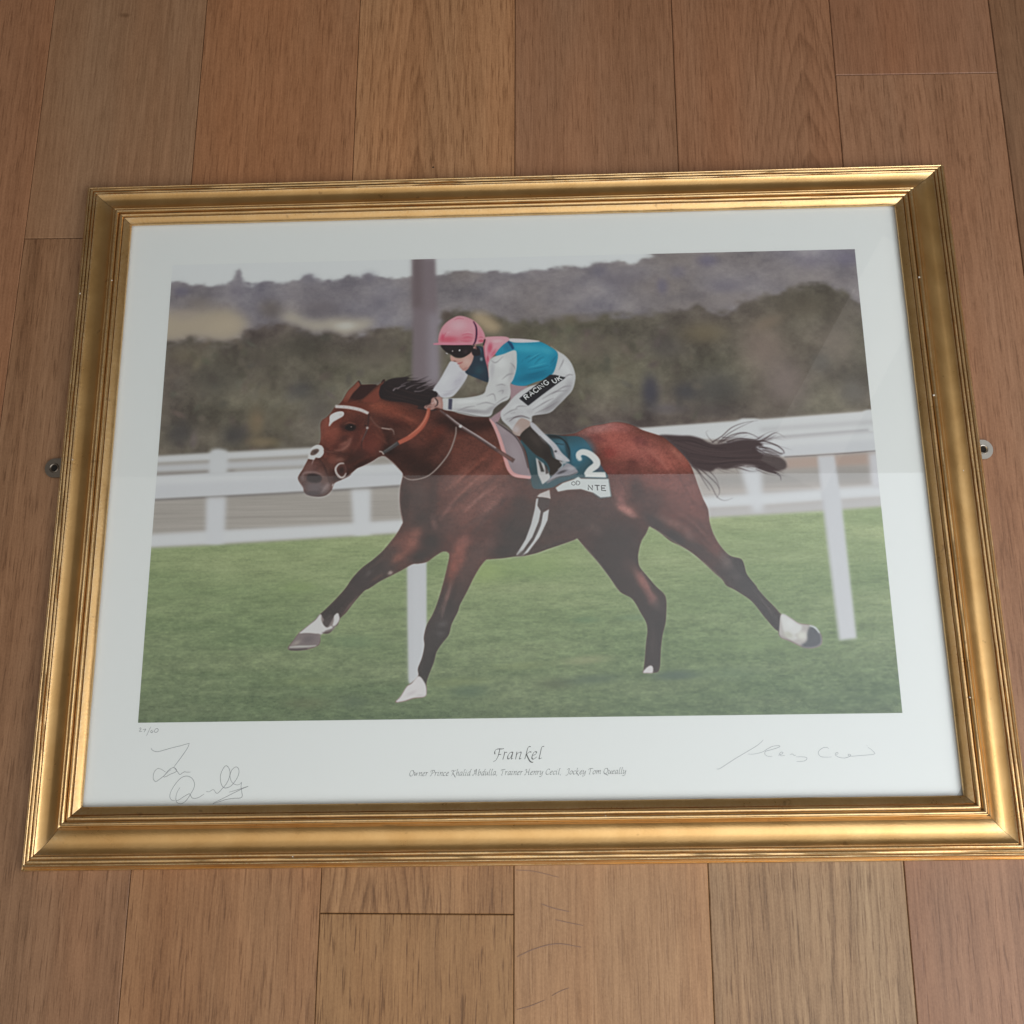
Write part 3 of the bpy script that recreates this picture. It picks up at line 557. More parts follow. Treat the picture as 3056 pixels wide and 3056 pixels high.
# neck
hb('A', [(900, 900, 260, 80, 18, (122, 58, 42), .85), (1050, 1000, 220, 90, 35, (102, 50, 38), .8), (760, 860, 120, 60, 10, (130, 64, 46), .7), (900, 1000, 160, 40, 20, (66, 34, 29), .7), (1000, 1280, 200, 110, 30, (56, 33, 29), .9),
         (1150, 1380, 160, 90, 10, (54, 34, 30), .85), (1200, 1200, 200, 80, -50, (62, 36, 31), .7), (1080, 1140, 140, 40, 10, (88, 46, 38), .6), (1350, 1000, 180, 70, 20, (48, 30, 28), .85), (1520, 1020, 170, 70, 10, (54, 32, 29), .8),
         (1650, 1010, 90, 60, 10, (58, 34, 30), .8), (1250, 1080, 120, 60, -35, (98, 46, 35), .7), (1150, 930, 110, 50, 20, (96, 46, 36), .7), (830, 1130, 60, 140, -10, (50, 30, 27), .8), (960, 1180, 120, 40, 40, (70, 40, 34), .5),
         (1330, 1280, 60, 130, 35, (66, 40, 35), .5), (1420, 1200, 90, 60, -40, (108, 56, 44), .5), (860, 1230, 80, 50, 30, (44, 27, 25), .7), (1000, 950, 100, 20, 25, (136, 70, 52), .5)])
# head
hb('A', [(450, 1010, 160, 160, 0, (112, 54, 42), .85), (380, 1100, 90, 150, 10, (122, 58, 44), .8), (640, 1150, 150, 170, 0, (98, 46, 37), .85), (560, 880, 120, 60, 15, (112, 54, 40), .7), (700, 1180, 90, 120, 10, (86, 40, 33), .7),
         (520, 1030, 75, 50, 0, (58, 32, 27), .9), (430, 1190, 130, 70, -35, (96, 50, 42), .7), (500, 1180, 80, 40, -50, (136, 82, 70), .5), (420, 1330, 80, 90, 0, (104, 58, 48), .7), (560, 1300, 110, 70, -20, (66, 36, 30), .8),
         (230, 1390, 90, 110, 20, (96, 62, 57), .9), (260, 1530, 130, 90, 0, (92, 74, 73), .95), (190, 1450, 80, 90, 0, (84, 62, 60), .8), (350, 1430, 60, 110, -10, (84, 56, 50), .7), (300, 1420, 50, 40, 30, (122, 86, 78), .5),
         (250, 1575, 120, 30, 0, (68, 56, 56), .7), (340, 1530, 40, 60, 25, (122, 104, 102), .6), (420, 1420, 70, 50, -20, (58, 34, 30), .7), (470, 1440, 90, 40, -25, (48, 28, 26), .8), (640, 1330, 120, 24, -28, (56, 32, 28), .8),
         (420, 1190, 120, 30, -40, (84, 42, 35), .6), (600, 1010, 60, 90, -10, (72, 36, 30), .6), (350, 1250, 60, 50, 0, (108, 56, 46), .6), (780, 1120, 70, 90, -20, (104, 50, 38), .6), (330, 990, 40, 60, 20, (140, 74, 60), .6)])
# tendons, veins, muscle edges
for s, w, c, al in (('A 1330,1560 1450,1440 1580,1310', 26, (140, 84, 70), .40), ('A 1400,1640 1540,1500 1680,1390', 22, (144, 90, 76), .40), ('A 1500,1720 1640,1590 1790,1500', 24, (142, 92, 80), .35), ('A 1380,1500 1500,1390 1620,1280', 12, (62, 36, 32), .40),
                    ('A 1460,1660 1600,1530 1740,1430', 12, (66, 40, 36), .40), ('A 1100,1120 1210,1180 1310,1290', 12, (46, 27, 24), .5), ('A 1060,1100 1170,1150 1280,1240', 10, (112, 64, 52), .4), ('A 900,960 1000,1010 1080,1080', 10, (50, 28, 25), .5),
                    ('A 520,1170 470,1215 440,1280 400,1320', 8, (60, 32, 28), .5), ('A 560,1120 500,1160 440,1190', 14, (152, 98, 84), .45), ('A 470,1080 440,1130 420,1180', 9, (62, 34, 29), .4), ('A 600,1380 690,1335 780,1290', 12, (46, 26, 24), .6),
                    ('A 640,1240 700,1260 760,1240', 14, (58, 32, 28), .45), ('A 620,1090 650,1160 640,1240', 12, (120, 66, 54), .4), ('A 330,1180 360,1260 340,1320', 10, (66, 36, 31), .4), ('A 310,1010 305,1080 312,1160', 10, (150, 86, 72), .5),
                    ('A 730,1000 790,1060 830,1150', 14, (120, 62, 48), .45), ('A 400,880 380,940 350,980', 8, (140, 80, 66), .4), ('A 700,1380 760,1330 820,1290', 8, (40, 24, 22), .4),
                    ('C 780,640 890,840 990,1040 1070,1180', 14, (78, 44, 40), .40), ('C 480,520 570,640 610,800', 14, (110, 56, 52), .35), ('C 420,900 470,1000 540,1120', 12, (58, 38, 35), .4), ('C 640,640 760,760 850,880', 14, (164, 96, 84), .35),
                    ('C 900,1180 1020,1260 1120,1370', 16, (126, 80, 72), .35), ('C 1020,1280 1110,1390 1200,1500', 10, (58, 40, 37), .45), ('C 1180,1420 1250,1500 1300,1560', 10, (112, 76, 70), .4),
                    ('D 600,940 690,845 780,755', 10, (98, 78, 74), .55), ('D 560,900 660,790 720,700', 10, (42, 35, 34), .5), ('D 800,560 900,500 980,420', 10, (96, 66, 58), .45), ('D 1290,1220 1268,1320 1258,1400', 10, (84, 74, 72), .5), ('D 1390,1180 1350,1290 1310,1400', 10, (38, 32, 31), .5),
                    ('D 1480,700 1440,830 1400,930', 12, (118, 82, 74), .45), ('D 1560,620 1530,760 1480,900', 10, (46, 34, 31), .45), ('F 1100,700 1200,830 1310,980', 12, (92, 82, 80), .5), ('F 1130,800 1220,920 1290,1020', 10, (42, 36, 36), .45),
                    ('F 900,450 940,540 1010,600', 10, (96, 84, 82), .4), ('E 1660,1130 1650,1280 1640,1420', 14, (78, 66, 64), .5), ('E 1720,1050 1705,1250 1690,1450', 10, (40, 33, 32), .5), ('E 1560,700 1610,820 1670,940', 10, (150, 96, 88), .5),
                    ('E 600,560 760,500 900,440', 12, (84, 66, 60), .35), ('E 1050,200 1180,300 1160,400', 8, (50, 38, 36), .4), ('E 560,200 480,330 400,480', 14, (40, 32, 30), .4)):
    stroke(s, [w*.4, w, w*.4], c, 2.2, al, HM)
# coat: muscle relief, sheen and short-hair texture
lum = (CAN*[.3, .59, .11]).sum(-1, keepdims=True)
coat = lum+(CAN-lum)*.70
coat = (coat-62)*1.28+56
coat *= (1+.055*vnoise(10, 7, 3, 61)+.075*vnoise(46, 30, 3, 62)+.03*vnoise(3, 3, 1, 63))[..., None]
CAN += (coat-CAN)*HM[..., None]
poly('A 520,832 556,770 620,700 640,690 720,685 760,690 700,752 650,798 600,812', (46, 25, 24), 1.2)
poly('A 482,815 520,742 570,695 612,655 622,690 560,760 520,822', (128, 72, 58), 1.5, .8, clip=HM)
poly('A 640,820 720,750 790,690 826,648 820,690 790,740 790,800 740,830 690,830', (112, 56, 44), 2, .9)
stroke('A 612,655 624,672 632,690', [10, 5], (36, 22, 24), .8); stroke('A 800,668 822,645 824,690', [8, 12, 4], (40, 24, 24), .8)
poly('A 450,850 480,812 530,800 620,830 690,850 700,900 610,880 520,865', (98, 46, 34), 3, .6, clip=HM)
# mane
poly('A 786,720 800,686 870,642 960,630 1030,624 1010,650 1095,652 1060,672 1172,664 1130,690 1186,692 1150,712 1252,738 1262,760 1250,800 1225,850 1190,885 1120,865 1000,835 880,822 800,800 780,760', (33, 25, 27), 1.0)
for s, w in (('A 860,660 950,632 1030,622', [14, 8, 1]), ('A 900,670 1000,640 1110,628', [12, 8, 1]), ('A 980,690 1080,660 1175,652', [14, 9, 1]), ('A 1020,710 1110,690 1190,682', [14, 9, 1]), ('A 1080,730 1200,720 1300,712 1400,700', [16, 12, 6, 1]),
             ('A 1150,750 1250,735 1340,712', [20, 10, 1]), ('A 940,650 1010,618 1060,600', [10, 6, 1]), ('A 1040,680 1130,640 1190,612', [9, 5, 1]), ('A 1060,700 1150,672 1215,640', [9, 5, 1]), ('A 1120,720 1210,700 1270,672', [10, 6, 1]), ('A 1200,760 1300,742 1390,728', [12, 6, 1]), ('A 820,668 880,640 930,622', [8, 5, 1]), ('A 1180,790 1240,770 1270,745', [30, 14, 2]), ('A 1100,870 1200,890 1260,890', [30, 20, 6])):
    stroke(s, w, (36, 28, 30), .7)
for _ in range(34):      # wind-blown mane
    x0_ = rt.uniform(850, 1180); y0_ = 660+(x0_-850)*.22+rt.normal(0, 8); L = rt.uniform(90, 190)
    stroke('A %g,%g %g,%g %g,%g' % (x0_, y0_+10, x0_+L*.5, y0_-rt.uniform(8, 26), x0_+L, y0_-rt.uniform(10, 52)), [9, 5, 1], (38, 29, 31), .6, rt.uniform(.5, .95))
for s, w in (('A 930,720 960,700 1000,690', [10, 6]), ('A 895,735 915,715 940,712', [14, 6]), ('A 1000,720 1060,690 1120,680', [8, 5, 2]), ('A 1070,740 1130,735 1200,700', [8, 6, 2]), ('A 960,690 1010,665 1040,660', [6, 3]), ('A 1090,715 1150,690 1190,684', [7, 2])):
    stroke(s, w, (140, 128, 132), .8, .75)
for s in ('A 820,720 900,760 1050,800 1180,830', 'A 850,690 950,720 1080,760 1200,780', 'A 820,780 950,800 1100,840'):
    stroke(s, [4, 9, 4], (60, 42, 40), 1.2, .5)
stroke('A 790,800 900,826 1020,845 1130,885 1180,910', [8, 16, 14, 8], (60, 32, 28), 2, .6, HM)
# face markings, eye, muzzle
poly('A 375,945 398,925 440,910 485,914 480,945 432,975 395,998 366,1032 372,985', (208, 200, 197), .8)
poly('A 510,1045 530,1015 560,1010 590,1035 570,1062 535,1065', (26, 17, 16), 1); blobs('A', [(548, 1030, 9, 6, 0, (110, 90, 86), .8)])
stroke('A 500,1010 540,996 590,1010', [4, 8, 4], (128, 72, 58), 1.2, .6)
poly('A 185,1450 215,1425 265,1430 300,1450 290,1490 240,1498 195,1485', (52, 40, 40), 2)
stroke('A 150,1480 150,1430 180,1410 250,1410 300,1435', [8, 12, 12, 6], (146, 122, 118), 1.6, .7)
stroke('A 120,1470 140,1520 165,1545', [6, 10, 6], (118, 98, 96), 1.4, .6); stroke('A 150,1575 210,1600 290,1608 350,1595', [5, 9, 5], (56, 46, 47), 1.2, .7)
stroke('A 190,1520 260,1535 320,1570', [4, 7, 3], (60, 48, 48), 1.5, .6)
# bridle
stroke('A 418,866 520,872 620,892 692,922', [26, 28, 28, 24], (206, 192, 188), .7)
for x, y in ((450, 866), (490, 868), (530, 874), (570, 881), (610, 890), (650, 905)): stroke('A %d,%d %d,%d' % (x, y-10, x-3, y+12), 5, (160, 130, 128), .6, .7, smooth=False)
stroke('A 696,925 690,1000 672,1080 648,1130 632,1180 642,1228', [10, 12, 10, 8, 6], (52, 34, 33), .7); stroke('A 690,1040 668,1080 640,1150', [4, 4, 3], (150, 132, 128), .6, .7)
blobs('A', [(680, 1040, 14, 14, 0, (168, 150, 146), .9), (668, 1020, 8, 8, 0, (40, 28, 28), .8)])
stroke('A 705,950 740,1000 790,1040 880,1058', [8, 10, 10, 12], (96, 64, 56), .7); stroke('A 800,1042 870,1052', 7, (176, 158, 150), .6); stroke('A 870,1045 895,1062 904,1100', [10, 8, 4], (150, 132, 126), .7, .8)
poly('A 195,1290 205,1235 240,1195 285,1186 318,1215 318,1255 295,1285 268,1290 240,1278 220,1300', (208, 202, 200), 1.0); poly('A 215,1262 235,1222 275,1218 280,1245 250,1268 225,1272', (96, 76, 70), 1.0)
stroke('A 240,1300 228,1330 222,1350', [10, 7, 3], (176, 158, 156), 1, .7)
stroke('A 318,1232 380,1246 450,1268 520,1280', [8, 9, 8, 5], (70, 38, 33), .8); stroke('A 280,1295 320,1350 350,1420 372,1500', [6, 8, 6], (52, 32, 30), .9, .8)
stroke('A 492,1340 450,1342 422,1375 428,1420 455,1450 490,1445 505,1415', [9, 14, 16, 12, 14, 12, 8], (206, 198, 192), .6); blobs('A', [(465, 1395, 30, 38, 0, (46, 28, 26), .9)])
blobs('A', [(395, 1512, 10, 16, 20, (176, 162, 160), .8)])
# head, closer
def kb(items): blobs('K', items, HM)
kb([(400, 425, 55, 36, 5, (50, 30, 27), .85), (365, 500, 36, 30, 0, (66, 36, 31), .7), (440, 500, 30, 60, 10, (70, 37, 32), .6), (300, 470, 50, 60, 10, (122, 66, 54), .6), (250, 430, 26, 80, 8, (128, 70, 57), .6), (545, 545, 60, 70, 0, (104, 52, 43), .6),
    (470, 600, 60, 40, 0, (60, 34, 30), .7), (290, 640, 40, 30, 0, (120, 68, 57), .6), (340, 640, 36, 20, 0, (134, 92, 80), .5), (130, 690, 40, 40, 20, (108, 74, 68), .7), (170, 820, 70, 50, 0, (92, 80, 82), .9), (240, 760, 30, 50, 0, (96, 72, 68), .7),
    (160, 860, 60, 18, 0, (70, 60, 62), .8), (85, 760, 18, 30, 0, (86, 66, 64), .8), (280, 740, 24, 24, 0, (70, 44, 40), .7), (370, 720, 30, 40, 0, (48, 28, 26), .8), (420, 640, 60, 20, -20, (54, 32, 28), .6)])
for s, w, c, al in (('K 300,582 350,575 392,545 412,500', 16, (146, 102, 90), .6), ('K 240,585 320,592 395,604 425,570', 10, (46, 28, 26), .7), ('K 250,460 300,440 340,430', 10, (140, 82, 68), .4), ('K 95,770 93,742 112,724 160,726 208,734 226,756', 9, (150, 126, 122), .8),
                    ('K 215,862 238,828 266,794', 9, (156, 138, 138), .7), ('K 200,640 235,690 255,740 275,790', 8, (52, 34, 32), .8), ('K 350,770 310,790 285,805', 10, (58, 36, 33), .7), ('K 410,745 450,690 520,660 600,610', 9, (42, 25, 23), .7), ('K 500,430 470,520 430,590', 10, (118, 68, 57), .45),
                    ('K 575,470 630,520 650,540', 12, (132, 78, 66), .45), ('K 560,560 590,600 560,620', 10, (62, 34, 30), .5), ('K 530,350 505,400 500,440', 9, (46, 29, 27), .8), ('K 230,560 215,480 225,420', 8, (150, 92, 78), .45)):
    stroke(s, [w*.5, w, w*.5], c, 1.6, al, HM)
poly('K 125,760 130,738 165,732 206,742 220,765 195,786 150,786', (46, 35, 36), 1.6)
poly('K 128,632 148,592 165,560 195,545 222,552 233,580 226,606 206,626 186,622 168,640 140,634', (210, 206, 204), .9); poly('K 145,606 158,578 190,568 203,579 190,599 165,612', (92, 74, 68), 1.0); blobs('K', [(175, 588, 14, 10, -20, (60, 48, 46), .7)])
poly('K 276,356 308,335 345,325 363,333 358,352 325,368 292,388 268,421 273,388', (214, 208, 206), .8); blobs('K', [(345, 345, 18, 10, 0, (186, 172, 168), .5)])
poly('K 372,432 392,414 420,410 440,424 424,444 394,446', (24, 16, 16), 1); blobs('K', [(412, 424, 6, 4, 0, (136, 118, 114), .8)])
stroke('K 362,412 398,398 440,408', [4, 8, 4], (122, 72, 60), 1.2, .7)
poly('K 318,660 340,655 372,672 384,705 376,745 348,764 322,745 306,700', (84, 50, 44), 1.2, .8); blobs('K', [(348, 708, 22, 30, 0, (44, 27, 25), .9)])
stroke('K 364,662 334,667 312,694 317,726 345,756 366,748 379,726', [6, 9, 11, 9, 10, 9, 6], (206, 198, 194), .6)
stroke('K 229,578 262,588 300,592', [6, 7, 5], (120, 74, 64), .8, .8)
# near white feet
poly('D 166,1195 210,1140 255,1080 330,1020 390,970 430,925 480,985 560,930 590,965 560,1020 522,1062 440,1084 426,1140 410,1180 330,1212 250,1222 172,1218', (116, 104, 102), 1.0)
poly('F 1330,915 1400,940 1470,985 1560,1000 1610,1020 1650,1070 1663,1110 1655,1160 1600,1185 1540,1188 1480,1170 1400,1130 1340,1110 1315,1085 1312,1040', (158, 150, 146), 1.0)
W1 = (196, 189, 187)
poly('D 432,925 440,985 480,1035 520,1020 525,1040 470,1060 440,1090 410,1085 330,1078 262,1082 330,1020 390,972', W1, .9); poly('D 545,935 575,915 585,965 560,1010 530,1020 540,975', W1, .9)
poly('D 262,1085 320,1078 400,1090 424,1135 405,1175 330,1185 240,1190 205,1165 220,1130', (110, 98, 98), 1.2); blobs('D', [(330, 1130, 60, 35, -10, (92, 82, 84), .8), (230, 1160, 40, 20, -30, (150, 140, 130), .6)])
stroke('D 175,1198 250,1192 330,1190 395,1184', [8, 12, 10, 6], (176, 172, 166), .8); stroke('D 172,1216 240,1218 320,1210', [8, 10, 6], (50, 46, 46), .7)
stroke('D 255,1080 320,1074 400,1082', [6, 9, 6], (214, 208, 204), .8, .8); poly('D 450,990 480,1030 510,1000 535,940 500,930', (56, 47, 46), 1.4, .9)
stroke('D 440,1075 490,1080 522,1050', [6, 10, 6], (84, 76, 74), 1, .8)
poly('D 1240,1432 1290,1490 1303,1550 1290,1600 1200,1612 1120,1638 1050,1646 1090,1600 1140,1520 1180,1492', (204, 194, 194), 1.2); blobs('D', [(1180, 1570, 50, 18, -25, (176, 164, 166), .6), (1250, 1590, 40, 12, 0, (178, 168, 168), .6)])
poly('F 1328,930 1345,912 1400,942 1460,985 1500,1010 1480,1060 1440,1080 1460,1110 1420,1120 1370,1090 1345,1030', (194, 190, 186), 1.6); blobs('F', [(1500, 1085, 50, 40, 0, (196, 192, 180), .9), (1390, 1080, 50, 30, 30, (150, 146, 130), .6), (1400, 990, 30, 40, -40, (206, 202, 198), .6)])
poly('F 1545,1060 1570,1010 1610,1025 1648,1070 1660,1115 1650,1158 1600,1182 1530,1186 1490,1168 1540,1130', (74, 74, 78), 2.0); stroke('F 1562,1003 1610,1022 1645,1066', [8, 14, 8], (182, 190, 184), 1)
stroke('F 1320,1085 1400,1130 1500,1172', [6, 10, 6], (120, 108, 104), 1.4, .7)
poly('F 190,1396 215,1360 250,1338 272,1352 270,1396 230,1400', (200, 188, 188), 1.4)
# thin edge light that the print shows round the body
for s in ('A 972,1420 960,1480 948,1560 946,1650 958,1745 974,1812', 'A 820,1272 880,1318 930,1368 970,1418', 'A 470,1472 560,1412 640,1362 720,1322 780,1284', 'A 155,1578 200,1604 280,1616 345,1602 388,1560'):
    stroke(s, [4, 6, 4], (224, 222, 220), .8, .6)
for s in ('E 290,612 400,602 520,586 700,556 900,486 1030,434', 'F 245,190 330,238 500,348 700,492 850,628', 'E 1030,434 1200,620 1380,866'):
    stroke(s, [3, 5, 3], (190, 196, 170), .8, .45)
# ---- saddle cloth, pad, girth
poly('B 840,1140 960,1110 1060,1092 1200,1104 1330,1110 1400,1172 1450,1262 1520,1372 1556,1452 1330,1450 1180,1490 1100,1530 960,1540 930,1480 920,1400 885,1230', (46, 72, 80), 1.2, n=4)
blobs('B', [(1300, 1250, 110, 140, 20, (46, 98, 118), .85), (1180, 1180, 80, 60, 20, (62, 104, 122), .7), (1400, 1200, 60, 90, -25, (58, 100, 118), .6), (1230, 1220, 22, 120, -10, (26, 38, 44), .7), (1100, 1110, 90, 20, 5, (30, 34, 38), .8), (1480, 1360, 40, 70, -28, (88, 84, 96), .6), (960, 1420, 60, 120, 0, (44, 62, 66), .8)])
stroke('B 1070,1100 1150,1112 1210,1150 1245,1220 1240,1290', [12, 14, 12, 10, 6], (26, 30, 32), 1, .8); stroke('B 1130,1165 1200,1175', 6, (28, 34, 38), .8, .8)
poly('B 585,955 650,990 740,1050 820,1120 870,1220 912,1380 928,1452 860,1446 790,1426 742,1372 718,1300 688,1220 640,1080 602,1000', (136, 122, 126), 1)
stroke('B 592,968 622,1010 662,1100 702,1230 722,1312 752,1388 802,1430 925,1448', [14, 24, 28, 30, 30, 32, 30, 22], (214, 142, 140), .8)
blobs('B', [(800, 1250, 50, 130, -20, (150, 138, 142), .5), (700, 1060, 50, 40, 30, (150, 134, 138), .5)])
stroke('B 640,990 720,1045 800,1110 860,1210 905,1370', [10, 14, 12, 10, 8], (52, 42, 42), 1.2, .8)
stroke('B 1322,1290 1322,1255 1355,1236 1410,1252 1462,1298 1468,1340 1420,1380 1396,1410 1392,1425', [36, 46, 50, 54, 58, 58, 54, 52, 50], (222, 219, 212), .7)
poly('B 1376,1402 1540,1402 1548,1446 1374,1442', (222, 219, 212), .7, smooth=False); blobs('B', [(1328, 1292, 22, 20, 0, (222, 219, 212), 1)])
poly('B 1130,1532 1190,1492 1280,1462 1318,1440 1340,1455 1568,1456 1588,1600 1572,1606 1500,1612 1440,1572 1340,1542 1230,1548 1150,1564', (192, 196, 194), .8, smooth=False)
stroke('B 1340,1452 1568,1454 1590,1604 1500,1616 1440,1576', [4, 7, 7, 5], (66, 92, 100), .7, .8, smooth=False)
GLY = {'R': [[(0, 0), (0, 10)], [(0, 0), (5, 0), (7, 2.5), (5, 5), (0, 5)], [(3.5, 5), (7, 10)]], 'A': [[(0, 10), (4, 0), (8, 10)], [(1.8, 6.6), (6.2, 6.6)]], 'C': [[(8, 2), (5.5, 0), (2.5, 0), (0, 3), (0, 7), (2.5, 10), (5.5, 10), (8, 8)]],
       'I': [[(0, 0), (0, 10)]], 'N': [[(0, 10), (0, 0), (7, 10), (7, 0)]], 'G': [[(8, 2), (5.5, 0), (2.5, 0), (0, 3), (0, 7), (2.5, 10), (5.5, 10), (8, 8), (8, 5.5), (5, 5.5)]], 'U': [[(0, 0), (0, 7), (2.2, 10), (4.8, 10), (7, 7), (7, 0)]],
       'K': [[(0, 0), (0, 10)], [(7, 0), (0, 6)], [(2.5, 4), (7, 10)]], 'D': [[(0, 0), (0, 10), (4, 10), (7, 7), (7, 3), (4, 0), (0, 0)]], 'T': [[(0, 0), (8, 0)], [(4, 0), (4, 10)]], 'E': [[(7, 0), (0, 0), (0, 10), (7, 10)], [(0, 5), (5.5, 5)]], 'O': [[(4, 0), (0, 3), (0, 7), (4, 10), (8, 7), (8, 3), (4, 0)]]}
ADV = {'I': 3.2, ' ': 5}
def print_text(s, reg, o, ex, ey, w, col, alpha=1):
    x = 0
    for ch in s:
        for st_ in GLY.get(ch, []):
            stroke(reg + ' ' + ' '.join('%g,%g' % (o[0]+ex[0]*(x+a)/10+ey[0]*b/10, o[1]+ex[1]*(x+a)/10+ey[1]*b/10) for a, b in st_), w, col, .5, alpha, smooth=False)
        x += ADV.get(ch, 11)
for ch, o in (('O', (1262, 1480)), ('D', (1302, 1476))): print_text(ch, 'B', o, (38, -2), (2, 32), 6, (96, 96, 96), .85)
print_text('NTE', 'B', (1398, 1508), (50, 2), (3, 40), 8, (70, 70, 70), .95)
# stirrup leather, girth
poly('B 968,1282 1000,1310 1030,1330 1085,1418 1086,1460 1022,1504 985,1420', (178, 173, 172), .9, smooth=False); poly('B 985,1300 1010,1320 1040,1400 1010,1400', (64, 60, 58), 1, smooth=False); poly('B 1040,1340 1060,1350 1078,1410 1050,1420', (58, 50, 48), 1, .8, smooth=False)
poly('B 975,1605 1000,1580 1080,1548 1090,1624 1060,1616 1000,1612', (178, 168, 164), 1, smooth=False); poly('E 700,95 745,92 810,110 800,170 740,212 705,165', (60, 46, 44), 1.2, smooth=False)
poly('E 695,105 712,100 704,160 732,208 716,290 662,420 585,530 535,572 528,568 605,440 650,320 680,200', (178, 176, 176), .9, smooth=False)
poly('E 752,218 800,190 788,280 722,420 625,548 575,575 670,450 722,330', (182, 180, 180), .9, smooth=False); stroke('E 742,215 725,320 668,440 585,560', [10, 12, 10, 6], (70, 60, 58), .8)
blobs('E', [(560, 555, 40, 30, -40, (110, 104, 102), .5)])

# ---- rider
poly('B 272,488 330,498 392,568 405,612 352,700 292,772 240,792 190,786 150,742 122,724 180,640 240,532', (196, 193, 199), .9)
blobs('B', [(330, 660, 50, 90, 35, (168, 162, 172), .7), (240, 760, 70, 20, -20, (158, 152, 162), .6), (220, 640, 30, 70, 35, (208, 206, 210), .7), (360, 590, 30, 20, 20, (178, 172, 182), .6)])
stroke('B 300,660 350,640', 6, (160, 154, 166), 1.2, .6); stroke('B 200,740 280,730 330,700', [4, 8, 4], (156, 150, 160), 1.2, .6)
poly('B 740,680 870,690 900,700 800,780 700,880 600,960 650,990 690,930 760,800', (150, 122, 128), 1.2, .95)
BLUE = 'B 738,308 790,332 980,322 1092,370 1152,420 1150,500 1132,582 1062,628 960,662 872,692 768,672 770,600 640,440 640,412 692,358'
poly(BLUE, (28, 122, 150), 1.0, n=4); BM = maskof(BLUE, 1)
blobs('B', [(900, 380, 200, 50, 5, (52, 148, 174), .8), (1000, 480, 110, 60, -20, (36, 136, 164), .6), (950, 610, 200, 50, -12, (12, 92, 118), .85), (860, 560, 60, 60, 0, (20, 106, 132), .6), (740, 370, 50, 60, -40, (24, 88, 118), .6), (1120, 500, 40, 60, 0, (20, 104, 130), .6), (1060, 400, 60, 40, 20, (60, 152, 176), .5)], BM)
for s in ('B 880,470 910,450 930,440', 'B 900,500 960,460 1000,430', 'B 960,510 1000,470 1040,450', 'B 850,500 870,470', 'B 900,560 1000,540 1080,520', 'B 880,600 960,590 1060,560', 'B 1090,510 1120,470 1140,440', 'B 1080,540 1130,500'):
    stroke(s, [3, 9, 3], (14, 88, 112), 1.2, .7, BM)
for s in ('B 920,470 970,440 1010,420', 'B 990,510 1040,470', 'B 910,540 990,520 1060,500'):
    stroke(s, [3, 8, 3], (78, 164, 186), 1.2, .6, BM)
stroke('B 735,318 762,345 785,388', [20, 26, 20], (18, 58, 92), 1.2, .9)
poly('B 740,304 860,304 1005,322 930,332 790,332', (212, 194, 198), .9)
poly('B 470,372 540,380 562,500 588,640 560,660 470,622 388,582 420,520 452,462', (36, 48, 60), 1.0); blobs('B', [(500, 560, 50, 50, 0, (38, 66, 76), .7), (520, 470, 16, 20, 0, (128, 140, 148), .7), (470, 610, 40, 16, 20, (30, 58, 76), .7), (510, 400, 16, 26, 0, (70, 96, 112), .6)])
poly('B 548,300 600,286 720,286 752,312 692,360 640,420 602,470 578,520 566,500 552,450 545,380', (208, 140, 150), 1.0)
blobs('B', [(590, 380, 26, 60, 10, (180, 66, 88), .8), (620, 420, 20, 50, 35, (188, 84, 104), .7), (650, 320, 60, 20, 0, (218, 166, 172), .7), (572, 470, 14, 40, 0, (170, 56, 76), .7), (560, 330, 12, 30, 10, (190, 110, 122), .6)])
stroke('B 548,310 545,380 552,450 580,560 585,620', [8, 10, 8, 8, 5], (196, 88, 106), .9, .9)
BRE = 'B 1092,362 1150,402 1212,442 1262,502 1290,572 1296,632 1272,722 1222,782 1152,852 1082,912 952,936 936,962 932,992 862,1072 832,1102 780,1062 740,1022 690,972 680,912 720,862 800,772 902,702 1000,672 1100,602 1138,522 1152,420'
poly(BRE, (186, 184, 185), .9); RM = maskof(BRE, .8)
blobs('B', [(1100, 860, 150, 40, -35, (134, 129, 132), .85), (1240, 700, 40, 100, 20, (152, 148, 152), .75), (1150, 790, 120, 26, -38, (142, 138, 141), .7), (1000, 830, 90, 20, -35, (206, 204, 205), .6), (1100, 800, 90, 16, -36, (206, 204, 205), .5), (1230, 560, 30, 80, -20, (212, 210, 211), .7), (800, 860, 50, 24, -20, (208, 206, 207), .6), (820, 930, 60, 50, 0, (172, 167, 170), .7), (760, 980, 60, 40, 30, (160, 154, 158), .6), (920, 900, 40, 30, 0, (168, 163, 166), .6), (1200, 540, 60, 70, 0, (208, 206, 208), .6), (860, 780, 60, 50, 0, (190, 186, 190), .5)], RM)
for s in ('B 940,890 1040,830 1120,790', 'B 960,920 1070,870 1150,820', 'B 1020,800 1130,740 1230,730', 'B 1100,760 1200,700 1260,690', 'B 1160,560 1190,500 1200,470', 'B 1180,640 1240,600 1280,600', 'B 700,940 760,900 820,880', 'B 720,970 800,950 880,950 930,960', 'B 800,880 830,860 900,860', 'B 760,920 800,910'):
    stroke(s, [4, 11, 4], (124, 118, 122), 1.2, .8, RM)
stroke('B 750,985 800,950 860,940 920,965', [5, 9, 8, 4], (70, 58, 60), 1, .75, RM)
poly('B 845,958 932,996 908,1032 832,1102 776,1062', (158, 136, 128), 1.2); blobs('B', [(800, 1050, 40, 40, 40, (178, 166, 168), .7)], RM)
poly('B 832,796 1088,598 1130,600 1216,622 1010,775 906,856', (30, 28, 34), .8, smooth=False)
print_text('RACING', 'B', (868, 776), (34, -24.6), (25, 29), 10, (226, 224, 224)); print_text('UK', 'B', (1100, 640), (37, -18), (22, 31), 10, (226, 224, 224))
